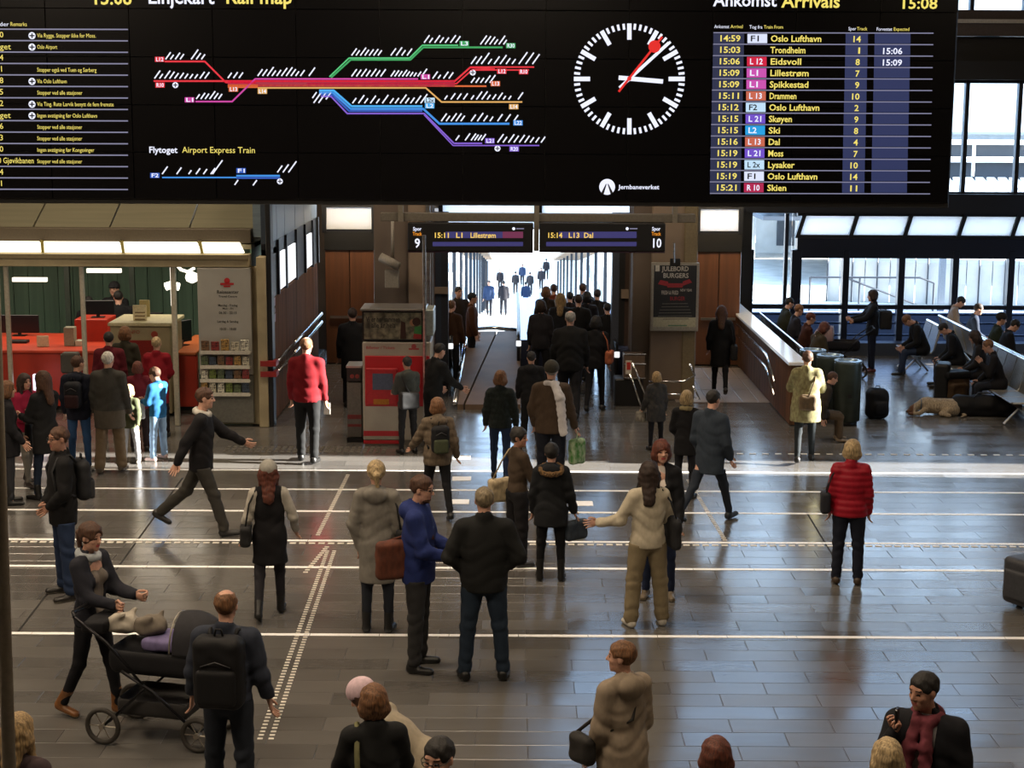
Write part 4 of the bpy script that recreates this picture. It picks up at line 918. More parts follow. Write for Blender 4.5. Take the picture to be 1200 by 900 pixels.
# ============================================================ FIGURES (distance fields -> smooth meshes)
V3 = lambda *a: np.array(a, dtype=np.float32)
class Fld:
    def __init__(s, lo, hi, vox):
        s.lo = np.array(lo, np.float32) - vox * 2; s.v = vox
        s.n = np.maximum(4, np.ceil((np.array(hi) + vox * 2 - s.lo) / vox).astype(int) + 1)
        s.ax = [s.lo[i] + vox * np.arange(s.n[i], dtype=np.float32) for i in range(3)]
        s.d = np.full(s.n, .5, np.float32)
    def _sl(s, lo, hi, m_):
        o = []
        for i in range(3):
            a = int(max(0, math.floor((lo[i] - m_ - s.lo[i]) / s.v))); b = int(min(s.n[i], math.ceil((hi[i] + m_ - s.lo[i]) / s.v) + 1))
            if b <= a: return None
            o.append(slice(a, b))
        return tuple(o)
    def _pts(s, sl, c):
        return (s.ax[0][sl[0]][:, None, None] - c[0], s.ax[1][sl[1]][None, :, None] - c[1], s.ax[2][sl[2]][None, None, :] - c[2])
    def _mix(s, sl, e, k, op):
        d = s.d[sl]
        if op == 'u':
            h = np.maximum(k - np.abs(d - e), 0) / k; s.d[sl] = np.minimum(d, e) - h * h * k * .25
        elif op == 's':
            e = -e; h = np.maximum(k - np.abs(d - e), 0) / k; s.d[sl] = np.maximum(d, e) + h * h * k * .25
    def cap(s, a, b, ra, rb, k=.02, flat=None, q=1.0, op='u'):
        a = np.array(a, np.float32); b = np.array(b, np.float32); r = max(ra, rb); m_ = r + k + 2.5 * s.v
        sl = s._sl(np.minimum(a, b), np.maximum(a, b), m_)
        if sl is None: return
        x, y, z = s._pts(sl, a); ab = b - a; L2 = float(ab @ ab) + 1e-9
        t = np.clip((x * ab[0] + y * ab[1] + z * ab[2]) / L2, 0, 1)
        dx, dy, dz = x - t * ab[0], y - t * ab[1], z - t * ab[2]
        r2 = dx * dx + dy * dy + dz * dz
        if flat is not None:
            f = dx * flat[0] + dy * flat[1] + dz * flat[2]; r2 = r2 + f * f * (1 / q / q - 1)
            l = np.sqrt(r2); e = (l - (ra + (rb - ra) * t)) * (q + (1-q)*.35)
        else: e = np.sqrt(r2) - (ra + (rb - ra) * t)
        s._mix(sl, e, k, op)
    def ell(s, c, r, k=.015, M=None, op='u'):
        c = np.array(c, np.float32); R_ = max(r); sl = s._sl(c, c, R_ + k + 2.5 * s.v)
        if sl is None: return
        x, y, z = s._pts(sl, c)
        if M is not None: x, y, z = (M[0][0]*x+M[1][0]*y+M[2][0]*z, M[0][1]*x+M[1][1]*y+M[2][1]*z, M[0][2]*x+M[1][2]*y+M[2][2]*z)
        k0 = np.sqrt((x/r[0])**2 + (y/r[1])**2 + (z/r[2])**2); k1 = np.sqrt((x/r[0]**2)**2 + (y/r[1]**2)**2 + (z/r[2]**2)**2) + 1e-6
        s._mix(sl, k0 * (k0 - 1) / k1, k, op)
    def rbox(s, c, h, r, k=.01, M=None, op='u'):
        c = np.array(c, np.float32); R_ = float(np.linalg.norm(h)); sl = s._sl(c, c, R_ + k + 2.5 * s.v)
        if sl is None: return
        x, y, z = s._pts(sl, c)
        if M is not None: x, y, z = (M[0][0]*x+M[1][0]*y+M[2][0]*z, M[0][1]*x+M[1][1]*y+M[2][1]*z, M[0][2]*x+M[1][2]*y+M[2][2]*z)
        a, b, g = np.abs(x) - (h[0]-r), np.abs(y) - (h[1]-r), np.abs(z) - (h[2]-r)
        a, b, g = np.broadcast_arrays(a, b, g)
        e = np.sqrt(np.maximum(a, 0)**2 + np.maximum(b, 0)**2 + np.maximum(g, 0)**2) + np.minimum(np.maximum(np.maximum(a, b), g), 0) - r
        s._mix(sl, e, k, op)
    def cut(s, o, n):  # remove the side n points to
        x, y, z = s._pts((slice(None),) * 3, o); s.d = np.maximum(s.d, x * n[0] + y * n[1] + z * n[2])
    def wobble(s, amp, f, seed=0):
        x, y, z = s._pts((slice(None),) * 3, (0, 0, 0)); p = seed * 1.7
        s.d = s.d + amp * (np.sin(x*f + 2*np.sin(z*f*.6 + p) + p) * np.cos(y*f*.9 - z*f*.5 + p) + .6*np.sin(z*f*1.7 + 1.5*np.sin(x*f*.8 + y*f + p)) )
    def wrinkle(s, amp, f, seed=0, zs=()):
        x, y, z = s._pts((slice(None),) * 3, (0, 0, 0)); p = seed * 2.3
        w = np.sin(z * f + 3.2*np.sin(x*11 + p) + 2.4*np.sin(y*13 - p)); w = np.maximum(w, -.2)
        if zs:
            m_ = sum(np.exp(-((z - c) / .09)**2) for c in zs); w = w * (.15 + np.minimum(m_, 1))
        s.d = s.d + amp * w
    def mesh(s):
        d, v = s.d, s.v; sg = d < 0; n = s.n
        c = sg[:-1, :-1, :-1].astype(np.int8)
        tot = np.zeros(tuple(n - 1), np.int8)
        for i in (0, 1):
            for j in (0, 1):
                for k in (0, 1): tot += sg[i:n[0]-1+i, j:n[1]-1+j, k:n[2]-1+k]
        act = np.argwhere((tot > 0) & (tot < 8))
        if len(act) == 0: return np.zeros((0, 3), np.float32), np.zeros((0, 4), np.int32)
        idx = np.full(tuple(n - 1), -1, np.int32); idx[act[:, 0], act[:, 1], act[:, 2]] = np.arange(len(act))
        off = np.array([(i, j, k) for i in (0, 1) for j in (0, 1) for k in (0, 1)])
        cv = np.stack([d[act[:, 0]+o[0], act[:, 1]+o[1], act[:, 2]+o[2]] for o in off], 1)
        S = np.zeros((len(act), 3), np.float32); N = np.zeros(len(act), np.float32)
        for a in range(8):
            for b in range(a + 1, 8):
                if np.abs(off[a] - off[b]).sum() != 1: continue
                va, vb = cv[:, a], cv[:, b]; mk_ = (va < 0) != (vb < 0); t = np.where(mk_, va / np.where(mk_, va - vb, 1), 0)
                S += mk_[:, None] * (off[a] + t[:, None] * (off[b] - off[a])); N += mk_
        V = s.lo + (act + S / N[:, None]) * v
        Q = []
        for ax in range(3):
            sl0 = [slice(None)] * 3; sl1 = [slice(None)] * 3; sl0[ax] = slice(0, -1); sl1[ax] = slice(1, None)
            A, B_ = sg[tuple(sl0)], sg[tuple(sl1)]; o1, o2 = (ax + 1) % 3, (ax + 2) % 3
            e = np.argwhere(A != B_); ok = (e[:, o1] > 0) & (e[:, o2] > 0) & (e[:, o1] < n[o1]-1) & (e[:, o2] < n[o2]-1); e = e[ok]
            if not len(e): continue
            ins = A[e[:, 0], e[:, 1], e[:, 2]]
            def at(da, db):
                q = e.copy(); q[:, o1] -= da; q[:, o2] -= db; return idx[q[:, 0], q[:, 1], q[:, 2]]
            q = np.stack([at(1, 1), at(0, 1), at(0, 0), at(1, 0)], 1); q[~ins] = q[~ins][:, ::-1]
            Q.append(q)
        return V.astype(np.float32), np.concatenate(Q).astype(np.int32)
def bounds(pts, r):
    a = np.array([tuple(p) for p in pts], np.float32); return a.min(0) - r, a.max(0) + r

# ---- head template
_HT = {}
def head_t(vox, sex):
    key = (vox, sex)
    if key in _HT: return _HT[key]
    f = Fld((-.1, -.12, -.21), (.1, .135, .13), vox); w = 1.0 if sex == 'm' else .94
    f.ell((0, -.01, .03), (.076, .096, .088), .02); f.ell((0, .02, -.025), (.064*w, .070, .085), .03)
    f.ell((0, .035, -.072), (.047*w, .045, .038), .03); f.ell((0, .070, -.100), (.018, .015, .013), .02)
    f.cap((-.035, .074, .030), (.035, .074, .030), .012, .012, .014)
    for s_ in (-1, 1):
        f.ell((s_*.036*w, .058, -.026), (.024, .022, .022), .015)
        f.ell((s_*.031, .094, .006), (.017, .014, .011), .008, op='s')
        f.ell((s_*.031, .071, .005), (.013, .013, .010), .002)
        f.ell((s_*.076, -.004, -.005), (.010, .019, .031), .008)
        f.ell((s_*.012, .094, -.029), (.008, .009, .007), .006)
    f.cap((0, .084, .014), (0, .107, -.024), .008, .012, .010)
    f.cap((-.019, .083, -.056), (.019, .083, -.056), .006, .006, .005); f.cap((-.015, .082, -.066), (.015, .082, -.066), .0065, .0065, .005)
    f.cap((0, -.015, -.08), (0, -.040, -.20), .050*w, .058*w, .03)
    V, Q = f.mesh(); c = V[Q].mean(1); mi = np.zeros(len(Q), np.int32)
    ax = np.abs(c[:, 0])
    mi[(np.abs(ax - .031) < .0125) & (np.abs(c[:, 2] - .005) < .0065 + vox*.2) & (c[:, 1] > .066)] = 1
    mi[(ax < .022) & (np.abs(c[:, 2] + .061) < .009) & (c[:, 1] > .078)] = 2
    mi[(np.abs(ax - .031) < .019) & (np.abs(c[:, 2] - .030) < .0045 + vox*.2) & (c[:, 1] > .06)] = 3
    _HT[key] = (V, Q, mi); return _HT[key]
# ---- hand template (z along fingers, x to thumb, y to palm)
def hand_t(curl, thumb=.6):
    mb = MB()
    def loft(secs, n=8):
        V = []
        for (cx_, cy_, cz, rx, ry) in secs:
            for k in range(n):
                t = 2*math.pi*k/n; V.append((cx_ + rx*math.cos(t), cy_ + ry*math.sin(t), cz))
        m_ = len(secs); mb.add(V, [(i*n+k, i*n+(k+1) % n, (i+1)*n+(k+1) % n, (i+1)*n+k) for i in range(m_-1) for k in range(n)] + [tuple(range(n))[::-1], tuple((m_-1)*n+k for k in range(n))])
    loft([(0, 0, -.03, .026, .019), (0, 0, 0, .026, .018), (.002, 0, .03, .036, .018), (0, 0, .065, .041, .015), (-.001, .001, .088, .040, .011), (-.001, .003, .096, .034, .006)])
    for i, (x, l) in enumerate(((-.031, .75), (-.0105, .93), (.010, 1.0), (.0305, .9))):
        p = Vector((x, .001, .078)); a = .1 + i*.02; pts = [p]; rs = [.0095]
        for j, ln in enumerate((.040, .026, .020)):
            a += curl * (.55, .9, .6)[j] * (1.08 - .08*i); p = p + Vector((x*.12, math.sin(a)*ln*l, math.cos(a)*ln*l)); pts.append(p); rs.append((.0088, .0080, .0066)[j])
        pts.append(pts[-1] + (pts[-1] - pts[-2]).normalized() * .005); rs.append(.003)
        mb.tube(pts, rs, 7)
    p = Vector((.026, .004, .018)); pts = [p, p + Vector((.022, .012, .024)), p + Vector((.034 - .01*curl, .020 + .012*curl, .050)), p + Vector((.036 - .022*curl, .026 + .022*curl, .072)), p + Vector((.034 - .026*curl, .028 + .025*curl, .078))]
    mb.tube(pts, [.014, .0125, .0105, .0085, .003], 7)
    V = np.array(mb.v, np.float32); return V, mb.f
HANDS = {c: hand_t(c) for c in (.35, .75, 1.35)}

SKINS = {'a': 'bd917c', 'b': 'a97d68', 'c': 'cba692', 'd': '956b55'}
HAIR = {'black': '14100e', 'dark': '2a1a12', 'brown': '4a2e1c', 'red': '5a2a1a', 'mid': '6e4a2c', 'blond': '8f7650', 'fair': 'a8926c', 'ashen': '7d7058', 'grey': '8d8a84', 'white': 'c9c5bc'}
def rotm(yaw=0, lean=0, roll=0): return Matrix.Rotation(R(yaw), 3, 'Z') @ Matrix.Rotation(R(-lean), 3, 'X') @ Matrix.Rotation(R(roll), 3, 'Y')

def skeleton(o):
    k = {}; sex = o.get('sex', 'm')
    lean, twist = o.get('lean', 0), o.get('twist', 0)
    P0 = Vector((0, 0, .93)); M = rotm(twist, lean, o.get('side', 0)); UB = lambda x, y, z: P0 + M @ (Vector((x, y, z)) - P0)
    k['UB'] = UB; k['M'] = M
    sw = .182 if sex == 'm' else .16
    sw *= o.get('wide', 1); k['sw'] = sw
    k['neck'] = UB(0, -.015, 1.47); HM = M @ rotm(o.get('hy', 0), o.get('hp', 0)); k['HM'] = HM
    k['head'] = k['neck'] + HM @ Vector((0, .03, .162))
    down = Vector((0, 0, -1))
    for side, nm in ((-1, 'L'), (1, 'R')):
        a = o.get('arm' + nm, o.get('arm', (4, 9, 14, 20))); s_, ab, el, inn = a[:4]
        u = Vector((side * math.sin(R(ab)), math.sin(R(s_)) * math.cos(R(ab)), -math.cos(R(s_)) * math.cos(R(ab)))).normalized()
        fw = Vector((0, 1, 0)); fw = (fw - u * fw.dot(u)).normalized() if abs(u.y) < .98 else Vector((0, 0, 1))
        iw = Vector((-side, 0, 0)); iw = (iw - u * iw.dot(u)); iw = (iw - fw * iw.dot(fw)).normalized()
        hv = (fw * math.cos(R(inn)) + iw * math.sin(R(inn))).normalized()
        f_ = (u * math.cos(R(el)) + hv * math.sin(R(el))).normalized(); T = (-u * math.sin(R(el)) + hv * math.cos(R(el))).normalized()
        if len(a) > 4 and a[4]: T = (Matrix.Rotation(R(a[4]) * side, 3, f_) @ T)
        u, f_, T = M @ u, M @ f_, M @ T
        S = UB(side * sw, 0, 1.395); E = S + u * .285; Wr = E + f_ * .245
        k['arm' + nm] = (S, E, Wr, f_, T, side)
    lows = []
    for side, nm in ((-1, 'L'), (1, 'R')):
        th, kn, ab, fp, yaw = (tuple(o.get('leg' + nm, o.get('leg', (0, 2, 3, 0, 8)))) + (0, 8))[:5]
        Hj = Vector((side * .092, 0, .90)); t = Vector((side * math.sin(R(ab)), math.sin(R(th)), -math.cos(R(th)))).normalized()
        K = Hj + t * .41; g_ = th - kn; sh = Vector((side * math.sin(R(ab)) * .6, math.sin(R(g_)), -math.cos(R(g_)))).normalized(); A = K + sh * .41
        fd = Vector((side * math.sin(R(yaw)), math.cos(R(yaw)) * math.cos(R(fp)), -math.sin(R(fp)))).normalized()
        k['leg' + nm] = (Hj, K, A, fd); up = Vector((0, 0, 1)); up = (up - fd * up.dot(fd)).normalized()
        lows += [(A - up * .08 - fd * .05).z, (A - up * .08 + fd * .17).z]
    k['lift'] = -min(lows); return k

def human(loc, h, rot, label, o, group=None, lod=None):
    """one figure: body with head and hands, clothing, hair and shoes as parts"""
    dist = math.hypot(loc[0], loc[1]); s = h / 1.75; sex = o.get('sex', 'm')
    lv = lod if lod is not None else (0 if dist < 21 else 1 if dist < 29 else 2 if dist < 50 else 3)
    vb, vg, vh, vr = ((.032, .0145, .0075, .0095), (.036, .0185, .0095, .0125), (.045, .026, .0125, .017), (.06, .04, .025, .035))[lv]
    k = skeleton(o); UB, M = k['UB'], k['M']; fy = np.array(M @ Vector((0, 1, 0)), np.float32); g = o.get('girth', 1.0)
    e = empty('person', (loc[0], loc[1], loc[2] if len(loc) > 2 else 0), R(rot), label, 'person', group)
    lift = Vector((0, 0, k['lift'])); seat = o.get('seated', False)
    def fin(V): V = (V + np.array(lift, np.float32)) * s; return V
    def part(name, f, m_, mi=None):
        V, Q = f.mesh()
        if not len(Q): return None
        return mk_np(name, fin(V), Q, m_, e, mi(V[Q].mean(1)) if mi else None)
    skin = mat(SKINS[o.get('skin', 'a')], .55, scale=60, var=.06, bump=.05)
    hair = mat(HAIR[o.get('hair', 'dark')], .68, 'hair', scale=90, var=.25, bump=.5)
    top = o.get('top', {}); bot = o.get('bot', {}); sh = o.get('shoe', {})
    # ---------- body
    pts = [k['neck'], k['legL'][2], k['legR'][2], k['legL'][1], k['legR'][1], UB(0, 0, 1.4)] + [k['arm' + n][i] for n in 'LR' for i in range(3)]
    lo, hi = bounds(pts, .16); f = Fld(lo, hi, vb)
    f.cap(UB(0, 0, 1.32), UB(0, 0, 1.12), .135*g, .125*g, .05, fy, .66); f.cap(UB(0, 0, 1.12), (0, 0, .96), .12*g, .12*g, .05, fy, .62)
    f.cap(UB(-.13, 0, 1.385), UB(.13, 0, 1.385), .05, .05, .05); f.cap(UB(0, -.015, 1.40), k['neck'] + Vector((0, 0, .03)), .058, .05, .03)
    for n in 'LR':
        S, E, Wr, fd, T, sd = k['arm' + n]; f.cap(S, E, .044, .036, .02); f.cap(E, Wr + fd * .01, .036, .024, .015)
        Hj, K, A, fd2 = k['leg' + n]; f.cap(Hj, K, .07*g, .048, .02); f.cap(K, A, .046, .032, .015); f.cap(A - Vector((0, 0, .045)), A - Vector((0, 0, .05)) + fd2 * .12, .028, .022, .02)
    V, Q = f.mesh(); allV = [V]; allF = [tuple(q) for q in Q.tolist()]; ami = [0] * len(Q)
    hV, hQ, hmi = head_t(vh, sex); HMn = np.array(k['HM'], np.float32); hs = o.get('hs', 1.0)
    b0 = len(V); allV.append(hV * hs @ HMn.T + np.array(k['head'], np.float32)); allF += [tuple(q) for q in (hQ + b0).tolist()]; ami += hmi.tolist(); b0 += len(hV)
    for n in 'LR':
        S, E, Wr, fd, T, sd = k['arm' + n]; cv = o.get('grip' + n, o.get('grip', .35)); tV, tF = HANDS[cv]
        N_ = (T.cross(fd) * (1 if sd < 0 else -1)).normalized(); B_ = np.array([T, N_, fd], np.float32)
        W2 = tV @ B_ + np.array(Wr, np.float32); flip = np.linalg.det(B_) < 0
        allV.append(W2); allF += [tuple(i + b0 for i in (q[::-1] if flip else q)) for q in tF]; ami += [0] * len(tF); b0 += len(tV)
        k['hand' + n] = Vector([float(v) for v in (Wr + fd * .085 + N_ * .012)])
    VV = fin(np.concatenate(allV)); me = bpy.data.meshes.new('body'); me.from_pydata(VV.tolist(), [], allF)
    for q in (skin, mat('241a16', .2, bump=0), mat('a8605a' if sex == 'm' else 'b0484a', .45, bump=0), hair): me.materials.append(q)
    me.polygons.foreach_set('material_index', np.array(ami, np.int32)); me.polygons.foreach_set('use_smooth', np.ones(len(me.polygons), bool)); me.update(); link('body', me, e)
    # ---------- trousers
    slim = bot.get('fit', 'regular'); r0, r1, r2 = {'regular': (.098, .070, .062), 'slim': (.088, .058, .045), 'loose': (.104, .080, .078)}[slim]
    hemz = bot.get('cut', .0)
    pts = [k['leg' + n][i] for n in 'LR' for i in range(3)] + [Vector((0, 0, 1.02))]; lo, hi = bounds(pts, .17); f = Fld(lo, hi, vg)
    f.ell((0, -.005, .93), (.168*g, .125*g, .13), .05)
    for n in 'LR':
        Hj, K, A, fd = k['leg' + n]; f.cap(Hj, K, r0*g, r1, .03); f.cap(K, A + (K - A) * .06, r1, r2, .03)
    f.wobble(.0028, 26, dist)
    if lv < 2: f.wrinkle(.0065 if slim != 'slim' else .004, 62, dist, (k['legL'][1].z, .16))
    if not seat and abs(o.get('lean', 0)) < 30: f.cut((0, 0, min(.97, (o.get('under') or top).get('hem', .80) + .045, top.get('hem', .80) + (.045 if not top.get('open') else .3))), (0, 0, 1))
    for n in 'LR':
        Hj, K, A, fd = k['leg' + n]
    part('leggings' if slim == 'slim' and sex == 'f' else 'trousers', f, fab(bot.get('c', '1c1d22'), .85, .14))
    # ---------- shoes
    for n in 'LR':
        Hj, K, A, fd = k['leg' + n]; up = Vector((0, 0, 1)); up = (up - fd * up.dot(fd)).normalized(); boot = sh.get('boot', 0)
        heel, toe = A - up * .045 - fd * .03, A - up * .052 + fd * .145
        lo, hi = bounds([heel, toe, A + (K - A).normalized() * max(boot, .02)], .09); f = Fld(lo, hi, min(vg, .014))
        f.cap(heel, toe, .043, .038, .02, np.array(up), .85); f.cap(heel + up * .03, A + (K - A).normalized() * (boot or .0), .042, .050 if boot else .038, .03)
        f.cut(A - up * .08, -up)
        sole = sh.get('sole')
        zz = np.array(A - up * .062, np.float32); uu = np.array(up, np.float32)
        part('boot' if boot else 'shoe', f, [mat(sh.get('c', '121110'), .45, scale=30, var=.1, bump=.05), mat(sole or '0a0a0a', .6, bump=0)], lambda c: ((c - zz) @ uu < 0).astype(np.int32))
    # ---------- upper garment(s)
    def garment(t, nm):
        inf = t.get('inf', .0); hem = t.get('hem', .80); m_ = fab(t.get('c', '16171b'), t.get('rough', .85), t.get('var', .18), scale=t.get('scale', 26), col2=t.get('c2'))
        rx = (.172 if sex == 'm' else .150) * g + inf; wx = (.152 if sex == 'm' else .128) * g + inf; hx = (.165 if sex == 'm' else .162) * g + inf
        pts = [k['arm' + n][i] for n in 'LR' for i in range(3)] + [k['neck'] + Vector((0, 0, .1)), Vector((-.2, 0, hem - .02)), Vector((.2, .1, hem)), UB(0, .1, 1.2)]
        if seat or lean_any: pts.append(UB(0, -.1, .95))
        lo, hi = bounds(pts, .13 + inf); f = Fld(lo, hi, vg)
        q = .66; long_ = hem < .74
        f.cap(UB(0, 0, 1.31), UB(0, 0, 1.20), rx*.96, rx*.97, .05, fy, q); f.cap(UB(0, 0, 1.20), UB(0, 0, 1.08), rx*.96, wx, .05, fy, q + .04)
        f.cap(UB(0, 0, 1.08), (0, 0, .93), wx, hx, .05, fy, q + .06)
        if sex == 'f':
            for s_ in (-1, 1): f.ell(UB(s_*.065, .075, 1.27), (.062 + inf*.3, .055, .06), .03)
        f.cap(UB(-k['sw'] + .03, 0, 1.392), UB(k['sw'] - .03, 0, 1.392), .060 + inf*.5, .060 + inf*.5, .04)
        for s_ in (-1, 1): f.cap(UB(0, -.01, 1.45), UB(s_*.13, 0, 1.41), .056, .06, .03)
        if not seat:
            if long_: f.cap((0, 0, .93), (0, 0, hem - .05), hx, hx * t.get('flare', 1.12), .05, V3(0, 1, 0), .80)
            else: f.cap((0, 0, .93), (0, 0, hem - .05), hx*.98, hx*.97, .04, V3(0, 1, 0), .74)
        else:
            for n in 'LR':
                Hj, K, A, fd = k['leg' + n]; f.cap(Hj, Hj.lerp(K, .35 if not long_ else .8), .105*g, .105*g, .04)
        ri = .016 + inf * .7
        for n in 'LR':
            S, E, Wr, fd, T, sd = k['arm' + n]; end = Wr + fd * t.get('sleeve', -.012)
            if t.get('vest'): f.cap(S, S.lerp(E, .12), .06, .06, .03); continue
            f.cap(S, E, .050 + ri, .040 + ri, .035); f.cap(E, end, .040 + ri, .031 + ri*.75, .03)
        if t.get('collar', 1):
            cn = k['neck']; f.cap(UB(0, -.018, 1.44), UB(0, -.022, 1.455 + .03 * t.get('collar', 1)), .070 + inf*.3, .068 + inf*.3, .02)
        if t.get('hood'):
            f.ell(UB(0, -.105, 1.43), (.115, .062, .085), .03); f.cap(UB(-.09, -.03, 1.45), UB(.09, -.03, 1.45), .045, .045, .03)
        f.wobble(t.get('fold', .0036), 17, dist * 3 + rot)
        if lv < 2 and not t.get('puff'): f.wrinkle(t.get('crease', .0055), 48, dist + rot, (1.08, .98, 1.2) if t.get('kind') != 'vest' else (1.1,))
        if t.get('puff'):
            x, y, z = f._pts((slice(None),) * 3, (0, 0, 0)); f.d = f.d - .010 * np.abs(np.sin(z * math.pi / t['puff'])) + .004
        f.cap(k['neck'] - (M @ Vector((0, 0, .02))), k['neck'] + (M @ Vector((0, .005, .14))), .050, .055, .008, op='s')
        if t.get('open'):
            w_ = t['open']; Mn = [[M[i][j] for j in range(3)] for i in range(3)]
            f.rbox(UB(0, .20, 1.16), (w_, .165, .40), .02, .01, Mn, op='s')
            f.cap(UB(0, .09, 1.42), UB(0, .13, 1.25), w_ * 1.3, w_, .02, op='s')
        if not seat: f.cut((0, 0, hem), (0, t.get('hemtilt', 0), -1))
        stripe = t.get('band')
        mats = [m_] + ([fab(stripe[2])] if stripe else [])
        part(nm, f, mats, (lambda c: ((c[:, 2] > stripe[0]) & (c[:, 2] < stripe[1])).astype(np.int32)) if stripe else None)
    lean_any = abs(o.get('lean', 0)) > 8
    if 'under' in o: garment(dict(dict(hem=.84, inf=-.012, collar=0, fold=.002), **o['under']), 'shirt')
    garment(top, {'coat': 'coat', 'vest': 'waistcoat'}.get(top.get('kind'), 'jacket'))
    Hn = [[k['HM'][i][j] for j in range(3)] for i in range(3)]; HP = lambda x, y, z: k['head'] + k['HM'] @ (Vector((x, y, z)) * hs)
    # ---------- fur, scarf
    if o.get('fur'):
        lo, hi = bounds([UB(0, -.1, 1.4)], .22); f = Fld(lo, hi, vr)
        ring = [UB(.13*math.sin(t), -.055 - .105*math.cos(t)*1.0, 1.44 - .045*math.cos(t)) for t in np.linspace(-2.5, 2.5, 11)]
        for a_, b_ in zip(ring, ring[1:]): f.cap(a_, b_, .034, .034, .01)
        f.wobble(.005, 90, 1); part('fur_trim', f, mat(o['fur'], .9, 'hair', scale=120, var=.5, bump=.6))
    if o.get('scarf'):
        c_ = o['scarf']; lo, hi = bounds([UB(0, 0, 1.46), UB(.07, .16 if o.get('scarftail', 1) > 0 else -.16, .9), UB(.05, .12, 1.5)], .16); f = Fld(lo, hi, vr)
        rg = [UB(.078*math.sin(t), -.01 + .075*math.cos(t), 1.465 - .02*math.cos(t)) for t in np.linspace(0, 2*math.pi, 10)]
        for a_, b_ in zip(rg, rg[1:]): f.cap(a_, b_, .034, .034, .02)
        if o.get('scarftail', 1) < 0:
            f.cap(UB(.05, -.10, 1.46), UB(.12, -.19, 1.32), .05, .06, .02); f.cap(UB(.12, -.19, 1.32), UB(.17, -.20, .86), .06, .055, .02, fy, .55)
        elif o.get('scarftail', 1):
            for s_ in (-.4, 1): f.cap(UB(s_*.05, .09, 1.44), UB(s_*.075, .16*g, 1.30), .034, .04, .02); f.cap(UB(s_*.075, .16*g, 1.30), UB(s_*.10, .165*g, .98), .042, .046, .02, fy, .6)
        f.wobble(.004, 50, 2); part('scarf', f, fab(c_, .9, .25, scale=14, col2=o.get('scarf2')))
    # ---------- hair, hats
    st = o.get('style', 'short'); hv_ = vr
    tail = st in ('long', 'pony'); lo, hi = bounds([HP(0, 0, 0), HP(0, -.1, -.30 if tail else -.05)], .15); f = Fld(lo, hi, hv_)
    fz = lambda x, y, z: tuple(HP(x, y, z))
    th = .0065 if st in ('short', 'bald') else .015
    f.ell(fz(0, -.012, .032), (.078*hs + th, .097*hs + th, .090*hs + th), .02, Hn)
    if st in ('bob', 'long', 'bangs'):
        f.ell(fz(0, -.02, -.01), (.094, .098, .125), .03, Hn); f.cap(fz(-.06, -.02, -.05), fz(.06, -.02, -.05), .055, .055, .04)
    if st == 'long':
        f.cap(fz(0, -.06, -.03), fz(0, -.135, -.27), .088, .062, .05, np.array(k['HM'] @ Vector((0, 1, 0))), .55)
        for s_ in (-1, 1): f.cap(fz(s_*.07, -.02, -.02), fz(s_*.088, .02, -.20), .036, .026, .03)
    if st == 'pony': f.cap(fz(0, -.10, .03), fz(0, -.135, .0), .024, .03, .02); f.cap(fz(0, -.135, .0), fz(.01, -.115, -.16), .032, .014, .02)
    if st == 'bun': f.ell(fz(0, -.07, .10), (.038, .038, .034), .015)
    if st in ('bob', 'bangs', 'long', 'pony', 'bun', 'short'):
        fr = .012 if st == 'bangs' else 0
        f.ell(fz(0, .118, -.045 - fr), (.066 if st != 'short' else .085, .085, .105 - fr), .012, Hn, op='s')
    if st in ('short', 'bald', 'pony', 'bun'):
        f.cut(fz(0, 0, -.065 if st != 'pony' else -.4), tuple(k['HM'] @ Vector((0, .45, -1)).normalized()))
        if st != 'pony':
            pass
        for s_ in (-1, 1): f.ell(fz(s_*.085, .012, -.03), (.022, .05, .05), .01, Hn, op='s')
    if st == 'bald':
        f.ell(fz(0, .118, -.02), (.09, .085, .12), .012, Hn, op='s'); f.ell(fz(0, .015, .125), (.062, .085, .055), .012, Hn, op='s')
    if st == 'bob': f.cut(fz(0, 0, -.125), tuple(k['HM'] @ Vector((0, 0, -1))))
    f.wobble(.0032, 60, 3)
    if st != 'hat_only': part('hair', f, hair)
    if o.get('hat'):
        lo, hi = bounds([HP(0, 0, .03)], .15); f = Fld(lo, hi, hv_); f.ell(fz(0, -.012, .040), (.100, .118, .108), .02, Hn)
        f.cut(fz(0, 0, .012), tuple(k['HM'] @ Vector((0, .25, -1)).normalized()))
        if o.get('brim'): f.ell(fz(0, .09, .045), (.07, .07, .012), .01, Hn)
        part('hat', f, fab(o['hat'], .9, .2, scale=40))
    if o.get('hoodup'):
        lo, hi = bounds([HP(0, -.03, -.02)], .2); f = Fld(lo, hi, hv_); f.ell(fz(0, -.025, .01), (.112, .125, .135), .02, Hn); f.cap(fz(0, -.03, -.1), UB(0, -.03, 1.44), .10, .13, .04)
        f.ell(fz(0, .14, -.02), (.07, .10, .10), .012, Hn, op='s'); part('hood', f, fab(o['hoodup']))
    if o.get('beard'):
        lo, hi = bounds([HP(0, .06, -.08)], .08); f = Fld(lo, hi, min(hv_, .009)); f.ell(fz(0, .042, -.082), (.052, .048, .040), .02, Hn); f.cut(fz(0, .02, -.068), tuple(k['HM'] @ Vector((0, 0, 1)))); part('beard', f, hair)
